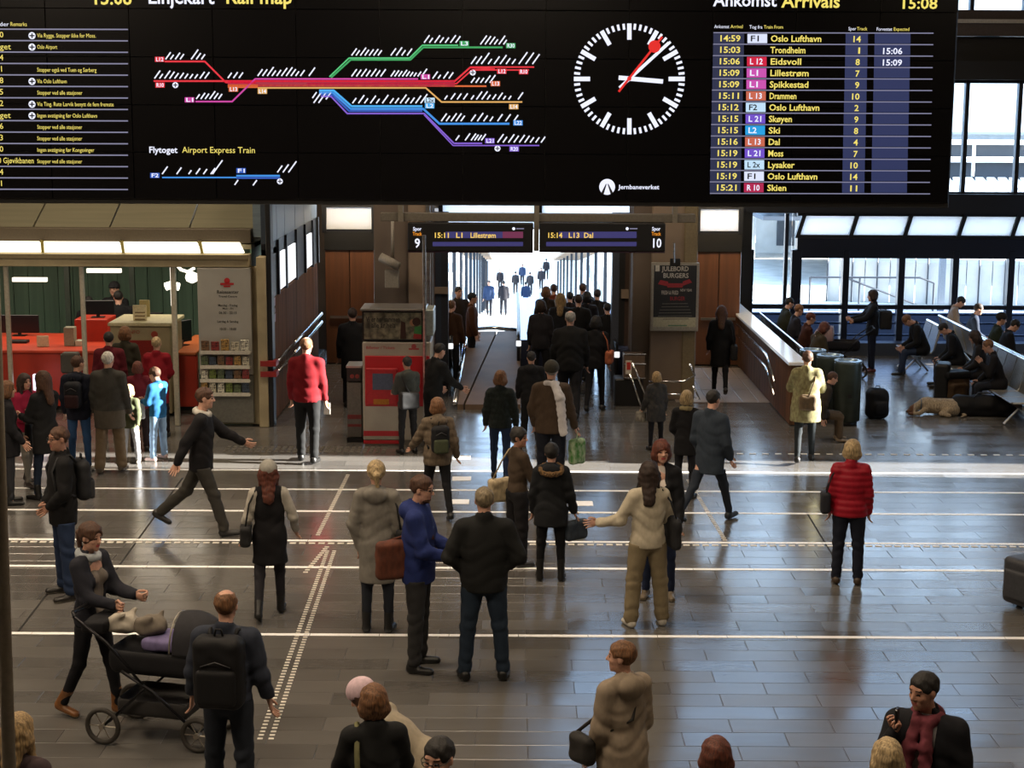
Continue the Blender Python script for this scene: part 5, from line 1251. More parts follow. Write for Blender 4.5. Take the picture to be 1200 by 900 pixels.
    if o.get('glasses'):
        mb = MB()
        for s_ in (-1, 1):
            mb.tube([fz(s_*.033 + .021*math.cos(t), .099, .004 + .015*math.sin(t)) for t in np.linspace(0, 2*math.pi, 13)], .0028, 6, False)
            mb.tube([fz(s_*.054, .098, .010), fz(s_*.076, .07, .012), fz(s_*.08, .0, .010)], .0026, 6)
        mb.tube([fz(-.012, .100, .006), fz(.012, .100, .006)], .0026, 6)
        mb.v = [tuple((np.array(v) + np.array(lift)) * s) for v in mb.v]; mb.done('glasses', mat('0c0c0d', .3, bump=0), e, True)
    if o.get('belt'):
        pass
    k['s'] = s; k['e'] = e; k['rot'] = rot; k['loc'] = e.location.copy(); k['vg'] = vg; k['wide'] = g
    k['T'] = lambda p: (Vector([float(v) for v in p]) + lift) * s   # body frame -> figure's local frame
    return k

# ---- things carried: top-level, modelled in the carrier's frame
def carried(k, name, label, cat, group=None):
    return empty(name, k['loc'], R(k['rot']), label, cat, group)
def soft(k, e, name, build, pts, r, m_, vox=.016):
    lo, hi = bounds(pts, r); f = Fld(lo, hi, vox); build(f); V, Q = f.mesh(); lf = k['lift']
    return mk_np(name, (V + np.array((0, 0, lf), np.float32)) * k['s'], Q, m_, e)
def strap(k, e, pts, r, m_, name='strap'):
    mb = MB().tube([k['T'](p) for p in pts], r * k['s'], 6); return mb.done(name, m_, e, True)
def Mn3(M): return [[M[i][j] for j in range(3)] for i in range(3)]
def backpack(k, label, c='141416', w=.155, hh=.23, d=.085, c2=None):
    e = carried(k, 'backpack', label, 'backpack'); UB = k['UB']; M = Mn3(k['M']); c0 = UB(0, -.20, 1.20); m_ = fab(c, .7, .2, scale=40)
    soft(k, e, 'pack_body', lambda f: (f.rbox(c0, (w, d, hh), .07, .01, M), f.wobble(.003, 30, 1)), [c0], .34, m_)
    c1 = UB(0, -.20 - d, 1.11); soft(k, e, 'front_pocket', lambda f: f.rbox(c1, (w*.8, .035, hh*.5), .03, .01, M), [c1], .22, fab(c2 or c, .7, .2, scale=40))
    for s_ in (-1, 1): strap(k, e, [UB(s_*.09, -.13, 1.40), UB(s_*.10, -.07, 1.475), UB(s_*.115, .05, 1.455), UB(s_*.13, .115, 1.33), UB(s_*.15, .09, 1.15), UB(s_*.15, -.10, 1.06)], .016, m_)
    strap(k, e, [UB(-.03, -.20, 1.2 + hh), UB(-.02, -.20, 1.25 + hh), UB(.02, -.20, 1.25 + hh), UB(.03, -.20, 1.2 + hh)], .008, m_, 'grab_loop')
    strap(k, e, [UB(-w*.6, -.205 - d*1.02, 1.27), UB(0, -.205 - d*1.08, 1.31), UB(w*.6, -.205 - d*1.02, 1.27)], .004, mat('4a4a4c', .4), 'zip')
    return e
def bag(k, label, c, side=1, y=-.02, z=.85, w=.17, hh=.14, d=.055, strapfrom='shoulder', x=None, cat='bag', name='shoulder_bag', rough=.8, cross=False, c2=None, ryaw=0):
    e = carried(k, name, label, cat); UB = k['UB']; x = (.245 * k['wide'] + .01) if x is None else x
    c0 = Vector((side * x, y, z)); m_ = mat(c, rough, 'fabric', scale=22, var=.15, bump=.3, col2=c2); M = Mn3(Matrix.Rotation(R(ryaw), 3, 'Z'))
    soft(k, e, 'bag_body', lambda f: (f.rbox(c0, (d, w, hh), .045, .01, M), f.wobble(.004, 24, 2)), [c0], max(w, hh) + .08, m_)
    a0, a1 = c0 + Vector((0, w*.75, hh*.8)), c0 + Vector((0, -w*.75, hh*.8))
    if strapfrom == 'shoulder':
        S = UB((-side if cross else side) * (.10 if cross else .135), 0, 1.475)
        if cross: strap(k, e, [a0, UB(side*.05, .14, 1.20), S + Vector((0, .06, -.03)), S, S + Vector((0, -.06, -.03)), UB(side*.02, -.135, 1.2), a1], .013, m_)
        else: strap(k, e, [a0, a0.lerp(S, .6) + Vector((side*.03, .02, 0)), S + Vector((0, .05, -.02)), S, S + Vector((0, -.05, -.02)), a1.lerp(S, .6) + Vector((side*.03, -.02, 0)), a1], .011, m_)
    else:
        Hp = k['hand' + ('R' if side > 0 else 'L')]; strap(k, e, [a0, Hp + Vector((0, .03, .0)), Hp + Vector((0, -.03, 0)), a1], .008, m_, 'handle')
    return e
def hand_bag(k, label, c, side, drop=.30, w=.15, hh=.16, d=.05, cat='bag', name='handbag', **kw):
    kw.setdefault('ryaw', -50 * side)
    Hp = k['hand' + ('R' if side > 0 else 'L')]; return bag(k, label, c, side=side, y=Hp.y, z=Hp.z - drop, x=abs(Hp.x), w=w, hh=hh, d=d, strapfrom='hand', cat=cat, name=name, **kw)

def stand(xf, yf, yt, rot, label, o, h=None, **kw):
    """stand a figure on the floor where its feet are seen; its height comes from its head"""
    p = F(xf, yf); hh = P(xf, yt, p.y).z if h is None else h
    xh = o.pop('xh', None)
    return human(p, hh, rot, label, o, **kw)
def behind(xh, yt, h, rot, label, o, z0=0.0, **kw):
    """a figure whose feet are hidden: head top seen at (xh, yt), height known"""
    d = ray(xh, yt); t = (z0 + h - CAM_H) / d.z; p = Vector((d.x * t, d.y * t, z0))
    return human(p, h, rot, label, o, **kw)
# ============================================================ PEOPLE
JK = lambda c, **k: dict(dict(c=c, hem=.80, inf=.014), **k)
CT = lambda c, **k: dict(dict(c=c, kind='coat', inf=.016, hem=.55), **k)
# ---- middle group
k = stand(443, 740, 541, -4, 'woman with blonde ponytail in a knee-length grey coat, seen from behind', dict(sex='f', style='pony', hair='fair', top=CT('77736c', hem=.53, hood=1, flare=1.05), bot=dict(c='22262e', fit='slim'), shoe=dict(c='101010', boot=.12), armR=(0, 12, 30, 40), armL=(-6, 14, 30, 60), leg=(0, 1, 2), hy=10))
bag(k, 'black shoulder bag on the grey-coated woman', '141416', 1, z=.98, w=.12, hh=.11)
k = stand(491, 783, 556, -98, 'bearded man in a bright blue jacket and glasses, facing right', dict(hair='brown', style='short', beard=1, glasses=1, girth=1.08, top=JK('202d62', hood=1), bot=dict(c='2a2a2b', fit='regular'), shoe=dict(c='101010', sole='3a3a3a'), arm=(18, 6, 60, 25), hy=-8, hp=8, leg=(0, 2, 4)))
bag(k, 'brown leather messenger bag on the hip of the blue-jacketed man', '5a2c19', 1, y=-.20, z=1.02, w=.15, hh=.17, d=.06, cross=True, x=.14, ryaw=30)
k = stand(567, 796, 571, 3, 'broad man in a black fleece and dark jeans, seen from behind', dict(hair='ashen', girth=1.14, wide=1.06, top=JK('191a1a', hem=.83, collar=1.5), bot=dict(c='1e2a38', fit='regular'), shoe=dict(c='0e0e0e', sole='2c2c2c'), arm=(-8, 24, 78, 62), leg=(0, 1, 7, 0, 14)))
k = stand(757, 733, 541, 14, 'dark-haired woman in an off-white jacket and khaki trousers, from behind', dict(sex='f', hair='dark', style='long', girth=1.05, top=JK('b5ac98', hem=.86), bot=dict(c='7c7058', fit='loose'), shoe=dict(c='c2bdb2', sole='d8d5cc'), armL=(12, 26, 50, -50), armR=(20, 18, 60, 40), leg=(0, 1, 7), hy=-18))
bag(k, 'black shoulder bag on the woman in the off-white jacket', '17181c', 1, z=1.0, w=.17, hh=.17, d=.05)
k = stand(771, 700, 516, 172, 'woman with a dark red fringe in a black parka over a white top', dict(sex='f', hair='red', style='bangs', under=dict(c='b9b0a8'), top=JK('15161a', hem=.74, open=.045, hood=1), bot=dict(c='1d2740', fit='slim'), shoe=dict(c='6a5e4c', sole='a59c86'), arm=(2, 8, 20, 10), hy=16, leg=(0, 1, 4)))
k = stand(645, 680, 520, -2, 'woman in a black coat with a fur-edged hood, seen from behind', dict(sex='f', hair='black', style='bun', fur='6e5230', girth=1.12, top=CT('15171a', hem=.72, hood=1), bot=dict(c='101114', fit='slim'), shoe=dict(c='0d0d0d', boot=.2), armR=(0, 14, 14, 0), armL=(0, 12, 20, 30), leg=(0, 1, 4)))
hand_bag(k, 'slate blue handbag held by the woman with the fur-edged hood', '2a3440', 1, drop=.17, w=.17, hh=.13)
k = stand(606, 662, 501, -62, 'woman in a brown cardigan looking back over her shoulder', dict(sex='f', hair='black', style='bun', skin='b', top=JK('3f3328', hem=.93, inf=0), bot=dict(c='151417', fit='loose'), shoe=dict(c='0e0e0e'), arm=(20, 8, 70, 30), hy=-52, hp=2))
bag(k, 'cream leather shoulder bag behind the woman in the brown cardigan', 'a8987a', -1, y=-.1, z=.92, w=.17, hh=.15, d=.07)
hand_bag(k, 'red shopping bag held by the woman in the brown cardigan', '9a2233', -1, drop=.42, w=.12, hh=.17, d=.05, name='shopping_bag')
k = stand(992, 684, 516, -10, 'blonde woman in a quilted red puffer jacket, seen from behind', dict(sex='f', hair='fair', style='bob', girth=1.12, top=JK('8e1224', puff=.075, hem=.84, rough=.5, fold=.002  ), bot=dict(c='171b28', fit='regular'), shoe=dict(c='3c2f22', sole='241c14'), arm=(2, 9, 14, 20), hy=-14, leg=(0, 1, 3)))
bag(k, 'black bag on the left hip of the woman in the red puffer jacket', '141620', -1, z=1.0, w=.12, hh=.13, d=.06)
# ---- foreground
k = behind(264, 692, 1.80, -6, 'balding man in a slate jacket wearing a large black backpack, from behind', dict(hair='mid', style='bald', wide=1.05, top=JK('2b303c', hem=.92), bot=dict(c='20252e'), shoe=dict(c='101010'), arm=(-2, 13, 22, 10)))
backpack(k, 'large black backpack on the balding man in the foreground', '141416', w=.185, hh=.27, d=.10)
k = behind(732, 751, 1.70, 34, 'ginger-haired woman in a beige hooded coat, facing left', dict(sex='f', hair='mid', style='short', girth=1.1, top=CT('857868', hem=.6, hood=1), bot=dict(c='2a2622'), arm=(2, 10, 30, 30), hy=42))
bag(k, 'black cross-body bag on the woman in the beige hooded coat', '1a1714', -1, y=.12, z=.95, w=.12, hh=.11, cross=True)
k = behind(1089, 787, 1.80, 156, 'man in a dark coat and maroon scarf talking on a phone', dict(hair='black', style='short', skin='b', under=dict(c='a8a6a8'), scarf='52232a', scarf2='6e3540', girth=1.05, wide=1.05, top=JK('14151a', open=.06, collar=1.5), bot=dict(c='1a1a1e'), armR=(30, 12, 142, 8, 40), gripR=1.35, armL=(0, 10, 20, 20), hy=-32, hp=6))
pc = k['handR']; ph = carried(k, 'mobile_phone', 'black phone held to the ear of the man in the maroon scarf', 'phone'); q = k['T'](pc + Vector((0, .0, .02)))
box('phone_body', q.x - .01, q.x + .01, q.y - .035, q.y + .035, q.z - .07, q.z + .07, mat('0c0c0e', .3), ph, .006)
behind(1041, 868, 1.64, 8, 'blonde-haired person at the bottom edge in front of the man on the phone', dict(sex='f', hair='fair', style='bob', top=JK('4a4438'), bot=dict(c='222222')))
behind(840, 866, 1.66, -4, 'person with dark auburn hair at the bottom edge of the view', dict(sex='f', hair='red', style='bob', top=JK('8d8478', hood=1), bot=dict(c='222222')))
k = behind(438, 804, 1.66, 12, 'woman with light brown hair in a black coat with an olive stripe', dict(sex='f', hair='mid', style='bob', top=JK('18191a', inf=.02), bot=dict(c='1c1c1e'), arm=(20, 12, 50, 20)))
strap(k, carried(k, 'bag_strap', 'olive bag strap over the left shoulder of the black-coated woman at the bottom', 'strap'), [k['UB'](-.13, -.16, 1.0), k['UB'](-.135, -.115, 1.3), k['UB'](-.12, -.01, 1.49), k['UB'](-.13, .14, 1.3)], .02, fab('6c6a4a'))
_h = ray(412, 806); _t = (1.42 - CAM_H) / _h.z
human((_h.x * _t + .52, _h.y * _t + .05, 0), 1.62, 84, 'person in a pale coat and a white and pink knitted hat, bending forward', dict(sex='f', hair='brown', style='bob', hat='c9b0b8', lean=46, girth=1.05, top=CT('9a8f7c', hem=.6), bot=dict(c='2a2622'), arm=(20, 12, 30, 20), hp=-12))
behind(517, 862, 1.80, 150, 'dark-haired man in glasses at the bottom edge, facing the camera', dict(hair='black', glasses=1, top=JK('1a1a1d'), bot=dict(c='1a1a1d'), hy=5, hp=6))
k = behind(20, 838, 1.66, -20, 'long-haired blonde person in a plaid coat behind the grey pole', dict(sex='f', hair='blond', style='long', top=JK('2c2226', c2='4a3c3c', scale=8), bot=dict(c='1a1a1d')))
# ---- left, stroller, waiting man
k = stand(112, 838, 611, -112, 'woman in a grey top and open dark jacket pushing a black pushchair', dict(sex='f', hair='brown', style='pony', under=dict(c='6b635c', hem=.82), top=JK('23242c', open=.07, collar=1.2, hem=.86), bot=dict(c='15151a', fit='slim'), shoe=dict(c='7a4e26', boot=.14, sole='a08a62'), arm=(22, 6, 62, 10), grip=1.35, legL=(14, 4, 2, -2), legR=(-10, 16, 2, 14), hy=-8, hp=6, scarf='9aa0a4', scarftail=0))
kstroll = k
k = stand(78, 699, 500, 118, 'man in a black jacket, jeans and glasses with a backpack, facing left', dict(hair='brown', glasses=1, girth=1.04, skin='b', top=JK('121214', hem=.76, collar=1.3), bot=dict(c='22304a', fit='regular'), shoe=dict(c='16120f', sole='8a8578'), arm=(6, 12, 60, 60), hy=14, leg=(0, 1, 6)))
backpack(k, 'grey and black backpack on the man in glasses facing left', '26272a', w=.14, hh=.21, d=.075, c2='343538')
stand(238, 626, 450, -88, 'striding man in a dark jacket with a white collar, arm swung forward', dict(hair='brown', girth=1.0, top=JK('161518', collar=0, hood=0), scarf='b9b5ac', scarftail=0, bot=dict(c='35332f', fit='regular'), shoe=dict(c='1a1918'), armL=(48, 8, 20, 10), armR=(-30, 10, 10, 0), legL=(-28, 22, 2, 30), legR=(22, 6, 2, -6), lean=4, hy=4))
k = stand(318, 722, 541, 6, 'woman in a black sleeveless tunic with pale sleeves and long dark red hair', dict(sex='f', hair='red', style='long', hat='8f8d86', under=dict(c='a9a49a', sleeve=-.02, inf=0), top=dict(kind='vest', c='131215', hem=.62, inf=.014, vest=1), bot=dict(c='26252a', fit='slim'), shoe=dict(c='121212', boot=.12), armL=(-4, 16, 30, 10), armR=(6, 20, 34, 20), legL=(-10, 14, 3, 14), legR=(12, 4, 1)))
bag(k, 'black shoulder bag on the woman with pale sleeves', '121214', -1, z=.95, w=.17, hh=.12, d=.06)
k = stand(361, 541, 395, -8, 'grey-haired man in a bright red jacket, seen from behind', dict(hair='mid', style='bald', girth=1.08, top=JK('74111a', hem=.86), bot=dict(c='141516', fit='regular'), shoe=dict(c='101010'), arm=(2, 8, 14, 20), legL=(6, 2, 2), legR=(-8, 4, 3)))
pc = k['T'](k['handR'] + Vector((0, .02, -.03))); box('leaflet_sheet', pc.x - .05, pc.x + .05, pc.y - .006, pc.y + .006, pc.z - .12, pc.z + .06, mat('d8d2c8', .7), carried(k, 'leaflet', 'white leaflet in the right hand of the man in the red jacket', 'leaflet'))
behind(413, 361, 1.80, 5, 'man in a long dark coat behind the validator pillar', dict(hair='dark', girth=1.1, top=CT('101013', hem=.5, collar=1.5), bot=dict(c='101013')))
# ---- round the red ticket machine
k = stand(478, 531, 418, 25, 'dark-haired person in a grey jacket using the red ticket machine', dict(sex='f', hair='black', style='short', top=JK('3f4340', hem=.84, hood=1), bot=dict(c='18181a', fit='slim'), shoe=dict(c='101010'), arm=(20, 8, 60, 20)))
bag(k, 'large black bag on the back of the person at the ticket machine', '141517', -1, x=.05, y=-.2, z=1.0, w=.08, hh=.15, d=.18)
behind(507, 402, 1.72, -52, 'young man in a black jacket reaching out beside the ticket machine', dict(hair='black', top=JK('111214', hem=.8), bot=dict(c='18181b'), armR=(36, 6, 30, 0), armL=(20, 8, 40, 10), lean=8, hp=10))
k = stand(513, 607, 465, 14, 'light-brown-haired woman in a quilted taupe coat with a rucksack', dict(sex='f', hair='mid', style='bob', girth=1.12, top=JK('695c4d', puff=.10, hood=1, hem=.80, c2='54493d'), bot=dict(c='131418', fit='slim'), shoe=dict(c='101114'), armL=(24, 22, 30, 10), armR=(-8, 14, 30, 0), legL=(18, 4, 3), legR=(-12, 16, 3, 14)))
backpack(k, 'black and olive rucksack on the woman in the quilted taupe coat', '15161a', w=.13, hh=.2, d=.07, c2='3c4230')
k = stand(586, 563, 434, -6, 'brown-haired woman in a dark green down jacket, seen from behind', dict(sex='f', hair='mid', style='bob', top=JK('262d2c', puff=.09, hem=.86, collar=1.5, c2='1b2121'), bot=dict(c='22304c', fit='slim'), shoe=dict(c='141414'), arm=(2, 12, 20, 20), legL=(12, 4, 2), legR=(-10, 14, 2, 12)))
hand_bag(k, 'white handbag carried by the woman in the dark green down jacket', 'b8b6ae', 1, drop=.12, w=.12, hh=.1, d=.05)
k = stand(645, 578, 424, -4, 'person in a brown jacket with a white scarf thrown over the right shoulder', dict(sex='m', hair='grey', style='short', hat='3c3a34', scarf='d0cdd0', scarftail=-1, girth=1.15, top=JK('4a3c30', hem=.82), bot=dict(c='191c26'), shoe=dict(c='121212'), armR=(0, 14, 16, 0), armL=(4, 14, 30, 40)))
hand_bag(k, 'green and white shopping bag held by the person with the white scarf', 'a9b89a', 1, drop=.26, w=.12, hh=.17, d=.06, name='shopping_bag', c2='3f7a34')
stand(622, 520, 412, 4, 'person in a black jacket standing in front of the blue glass balustrade', dict(hair='black', top=JK('131315', hood=1), bot=dict(c='131315'), leg=(0, 2, 4)))
k = stand(768, 527, 436, 16, 'blonde woman in a dark grey coat by the poster column, from behind', dict(sex='f', hair='blond', style='bob', girth=1.15, top=CT('26262a', hem=.66, c2='35332f'), bot=dict(c='15161c', fit='slim'), shoe=dict(c='101010'), armL=(6, 14, 20, 10), armR=(0, 10, 20, 10)))
hand_bag(k, 'pale striped handbag held by the blonde woman near the poster column', '8f897c', -1, drop=.1, w=.12, hh=.12, d=.05, c2='4a453c')
k = stand(802, 583, 458, -20, 'woman in a black jacket and beige scarf, near the poster column', dict(sex='f', hair='fair', style='bob', scarf='8f8360', scarftail=0, top=JK('17171a', hem=.72), bot=dict(c='1a1b20', fit='slim'), shoe=dict(c='101010'), arm=(4, 12, 50, 30)))
bag(k, 'small black pouch on the woman in the beige scarf', '101012', 1, z=1.02, w=.1, hh=.08)
stand(830, 612, 452, -40, 'tall person in slate blue striding to the right behind the fringe-haired woman', dict(hair='black', top=JK('2c3540', hem=.7), bot=dict(c='232a35', fit='slim'), shoe=dict(c='1c222a'), arm=(0, 10, 30, 20), legL=(-28, 18, 2, 26), legR=(24, 4, 2, -6), hp=10))
k = stand(843, 463, 358, -6, 'fair-haired woman in a long black coat walking by the copper wall', dict(sex='f', hair='brown', style='long', top=CT('0d0d10', hem=.58), bot=dict(c='0e0e12', fit='slim'), shoe=dict(c='1a120e'), arm=(0, 12, 30, 20), legL=(10, 3, 1), legR=(-16, 24, 1, 20)))
bag(k, 'black bag on the right hip of the woman by the copper wall', '0c0c0f', 1, z=.86, w=.17, hh=.15, d=.07)
k = stand(942, 541, 410, -8, 'person in a pale yellow-green coat walking past the bins', dict(sex='f', hair='brown', style='short', girth=1.15, top=CT('8f8c66', hem=.66, c2='6c6448', inf=.03), bot=dict(c='1c2226', fit='slim'), shoe=dict(c='111111'), armL=(30, 14, 120, 20), armR=(30, 14, 118, 20), legL=(-16, 10, 2, 14), legR=(12, 2, 2)))
bag(k, 'brown bag on the back of the person in the pale coat', '5c4a32', 1, x=.02, y=-.2, z=.98, w=.07, hh=.12, d=.13)
# ---- queue at the ticket office
k = stand(95, 552, 417, -5, 'person in a navy jacket with a dark rucksack queuing beside the queue post', dict(hair='brown', top=JK('161a28', hood=1), bot=dict(c='2c4a72', fit='slim'), shoe=dict(c='8d8a84'), hy=-30))
backpack(k, 'dark rucksack with red piping in the ticket queue', '14161c', w=.13, hh=.2, d=.08, c2='2a1518')
stand(131, 553, 412, -4, 'white-haired man in a long grey anorak in the ticket queue', dict(hair='white', girth=1.12, top=JK('3d3c38', hem=.66, inf=.022, band=(0, .93, '565047')), bot=dict(c='7a6a55', fit='loose'), shoe=dict(c='5c544a'), legL=(-8, 4, 3), legR=(8, 4, 3), arm=(2, 10, 16, 10)))
k = stand(154, 542, 452, 176, 'child in an olive jacket in the queue, between the grey anorak and the blue jacket', dict(hair='fair', style='bob', sex='f', hs=1.2, top=JK('50563e', open=.0), bot=dict(c='b8bcc4', fit='regular'), shoe=dict(c='cfcac0', sole='e8e6e0'), arm=(8, 10, 20, 20), leg=(0, 2, 6)))
k = stand(187, 539, 431, 62, 'boy in a bright blue jacket and pale jeans in the ticket queue', dict(hair='brown', hs=1.15, top=JK('1c5480', hem=.82), bot=dict(c='7d97b4', fit='regular'), shoe=dict(c='c4aaa8', sole='e8e6e0'), arm=(14, 6, 80, 30), leg=(2, 2, 6), hp=12))
hand_bag(k, 'white plastic bag held by the boy in the blue jacket', 'dcd8dc', -1, drop=.2, w=.08, hh=.16, d=.04, name='plastic_bag')
behind(183, 395, 1.66, 4, 'blonde person in a deep red coat at the beige service desk', dict(sex='f', hair='fair', style='short', top=CT('7c0f1c', hem=.6), bot=dict(c='1a1416'), arm=(14, 10, 50, 30)))
behind(146, 383, 1.74, -4, 'brown-haired person in an olive coat standing at the red counter', dict(hair='mid', style='bob', sex='f', top=JK('2a271c'), bot=dict(c='1c1a18')))
behind(127, 389, 1.72, 8, 'dark-haired person in a dark red jacket standing at the red counter', dict(hair='black', top=JK('4c0d18'), bot=dict(c='1c1a18')))
human((P(161, 424, 25.15).x, 25.15, 0), P(161, 424, 25.15).z, 10, 'person in a maroon cardigan behind the white-haired man in the queue', dict(sex='f', hair='red', style='bob', top=JK('5a1420'), bot=dict(c='241a1c')))
p_ = P(104, 350, 31.2); human((p_.x, 31.2, 0), p_.z + .05, 178, 'dark-haired clerk in a black top behind the red counter', dict(hair='black', skin='b', top=JK('141416'), bot=dict(c='121214'), hp=6))
p_ = P(136, 342, 31.0); human((p_.x + .05, 30.95, 0), 1.88, 10, 'broad man in a black jacket leaning over beside the clerk', dict(hair='black', girth=1.3, wide=1.2, top=JK('121316'), bot=dict(c='121214'), arm=(10, 14, 40, 10), hp=10))
p_ = P(134, 331, 31.9); human((p_.x, 31.9, 0), p_.z, 170, 'person in a dark flat cap behind the broad man in the office', dict(hair='dark', hat='2a2a2c', brim=1, top=JK('1c1c1f'), bot=dict(c='121214')))
k = stand(57, 585, 435, 58, 'woman with long auburn hair in a black coat at the left of the queue', dict(sex='f', hair='brown', style='long', top=CT('161719', hem=.66), bot=dict(c='1c2638', fit='slim'), shoe=dict(c='0f0f10', boot=.12), arm=(22, 6, 70, 20), hy=5, legL=(8, 3, 2), legR=(-12, 14, 2, 14)))
hand_bag(k, 'black handbag carried by the auburn-haired woman at the left', '0f0f11', 1, drop=.3, w=.15, hh=.2, d=.05)
stand(34, 568, 437, -128, 'woman in a pink jacket and grey jeans facing the auburn-haired woman', dict(sex='f', hair='dark', style='long', top=JK('8c1838', hem=.86), bot=dict(c='6b6862', fit='slim'), shoe=dict(c='2a2220', boot=.15), arm=(16, 8, 60, 30), legL=(-12, 4, 2), legR=(14, 4, 2)))
k = stand(14, 590, 447, -70, 'brown-haired person in a dark coat at the far left, behind the grey pole', dict(sex='f', hair='mid', style='bob', top=CT('17171b', hem=.7), bot=dict(c='2a2b30', fit='slim'), shoe=dict(c='101010', boot=.2), arm=(6, 8, 30, 10)))
# ---- on the way to the tracks
k = stand(667, 492, 364, -4, 'bald man in a dark jacket walking onto the escalator, seen from behind', dict(hair='grey', style='bald', girth=1.22, wide=1.1, top=JK('121213'), bot=dict(c='16161a'), legL=(8, 3, 2), legR=(-12, 18, 2, 18)))
k = stand(697, 482, 370, -10, 'dark-haired woman in black beside the bald man', dict(sex='f', hair='black', style='bob', top=JK('0f0f12', inf=.01), bot=dict(c='101014', fit='slim'), legL=(-12, 16, 2, 18), legR=(12, 4, 2)))
bag(k, 'orange-brown leather handbag on the woman beside the bald man', '9a5232', 1, z=1.02, w=.17, hh=.12, d=.07)
crowd = [(657, 344, 'f', 'blond', 'long', '1a1a1e', 'person with long blonde hair in the crowd on the escalator'), (640, 336, 'f', 'mid', 'bob', '241c18', 'light-brown-haired person left of the blonde in the escalator crowd'),
         (649, 333, 'm', 'brown', 'short', '6a2f1c', 'person in a rust-coloured jacket in the escalator crowd'), (668, 342, 'm', 'black', 'short', '191316', 'black-haired person just right of the blonde in the crowd'),
         (678, 345, 'm', 'dark', 'short', '101012', 'person in black behind the bald man in the crowd'), (688, 342, 'f', 'black', 'bob', '15151b', 'black-haired woman in the middle of the escalator crowd'),
         (700, 339, 'm', 'dark', 'short', '111114', 'tall dark-haired man at the right of the escalator crowd'), (712, 355, 'm', 'black', 'short', '0e0e10', 'person in black at the right edge of the crowd by the door posts'),
         (634, 352, 'f', 'dark', 'bob', '1c1a1e', 'dark-haired person next to the middle balustrade in the crowd'), (683, 332, 'm', 'brown', 'short', '1a1a20', 'brown-haired man deep in the escalator crowd')]
for i, (x, y, sx2, hr_, st2, c_, lb) in enumerate(crowd):
    behind(x, y, 1.74 - .05 * (i % 4), -6 + 4 * (i % 4), lb, dict(sex=sx2, hair=hr_, style=st2, top=JK(c_), bot=dict(c='141418')), group=None)
for i, (x, y, hr_, c_, lb) in enumerate(((537, 336, 'black', '241a14', 'black-haired person in brown left of the sunlit ramp'), (553, 343, 'black', '4a2a16', 'person in a tan jacket beside the left walkway posts'), (529, 352, 'mid', '3a2414', 'light-haired person closest to the left door posts'))):
    behind(x, y, 1.70 - .03 * i, -150 + 60*i, lb, dict(hair=hr_, style='short', top=JK(c_), bot=dict(c='141418')))
far_p = [(590, 370, 'far walker in the middle of the sunlit ramp'), (573, 371, 'person in a blue jacket by the left posts of the sunlit ramp'), (604, 345, 'small distant figure on the sunlit platform, centre'), (586, 342, 'small distant figure on the sunlit platform, left of centre'), (616, 365, 'person descending the sunlit ramp near its right side'), (634, 340, 'distant figure below the second platform sign'), (640, 328, 'distant figure highest up behind the crowd'), (612, 335, 'distant dark figure right of centre on the platform'), (621, 346, 'distant figure beside the far end of the middle balustrade')]
for i, (x, y, lb) in enumerate(far_p):
    d = ray(x, y); yy = next((Y for Y in np.arange(37, 220, .25) if CAM_H + d.z * Y / d.y <= zr(Y)), 80); p = Vector((d.x * yy / d.y, yy, zr(yy)))
    human(p, 1.72, 170 if i % 2 else 0, lb, dict(hair='black', top=JK(('1b1b22', '20304c', '26262c')[i % 3]), bot=dict(c='1c1c22'), legL=(14, 3, 2), legR=(-14, 14, 2, 10)), lod=3)
# ---- seating area on the right
k = stand(1020, 436, 340, 88, 'woman in dark clothes standing in profile, bag on her back, pushing a pram', dict(sex='f', hair='dark', style='bob', top=JK('14161c', hem=.78), bot=dict(c='12182a', fit='slim'), shoe=dict(c='5a2028', sole='b0a8a8'), arm=(38, 6, 40, 5), grip=1.35, hp=4))
bag(k, 'round dark holdall on the back of the woman with the pram', '15171c', 1, x=.06, y=-.27, z=1.12, w=.13, hh=.2, d=.15)
SIT = dict(seated=True, leg=(84, 84, 5), lean=14)
def sit(xh, yt, rot, label, o, xf=None):
    o = dict(SIT, **o); kz_ = skeleton(o); top_z = (kz_['head'].z + .12 + kz_['lift'])
    s = o.pop('h', 1.74) / 1.75
    d = ray(xh, yt); t = (top_z * s - CAM_H) / d.z; Hx, Hy = d.x * t, d.y * t
    hd = Matrix.Rotation(R(rot), 3, 'Z') @ kz_['head']
    if xf is not None:
        hx = xf + hd.x * s; return human((xf, hx / (d.x / d.y) - hd.y * s, 0), s * 1.75, rot, label, o)
    return human((Hx - hd.x * s, Hy - hd.y * s, 0), s * 1.75, rot, label, o)
k = sit(1064, 363, 90, 'man in a black jacket bent over his phone on the short bench', xf=8.4, o=dict(hair='mid', lean=24, hp=32, top=JK('141519'), bot=dict(c='27344e', fit='regular'), shoe=dict(c='15151a'), arm=(26, 6, 60, 22), legL=(84, 70, 6), legR=(80, 84, 6)))
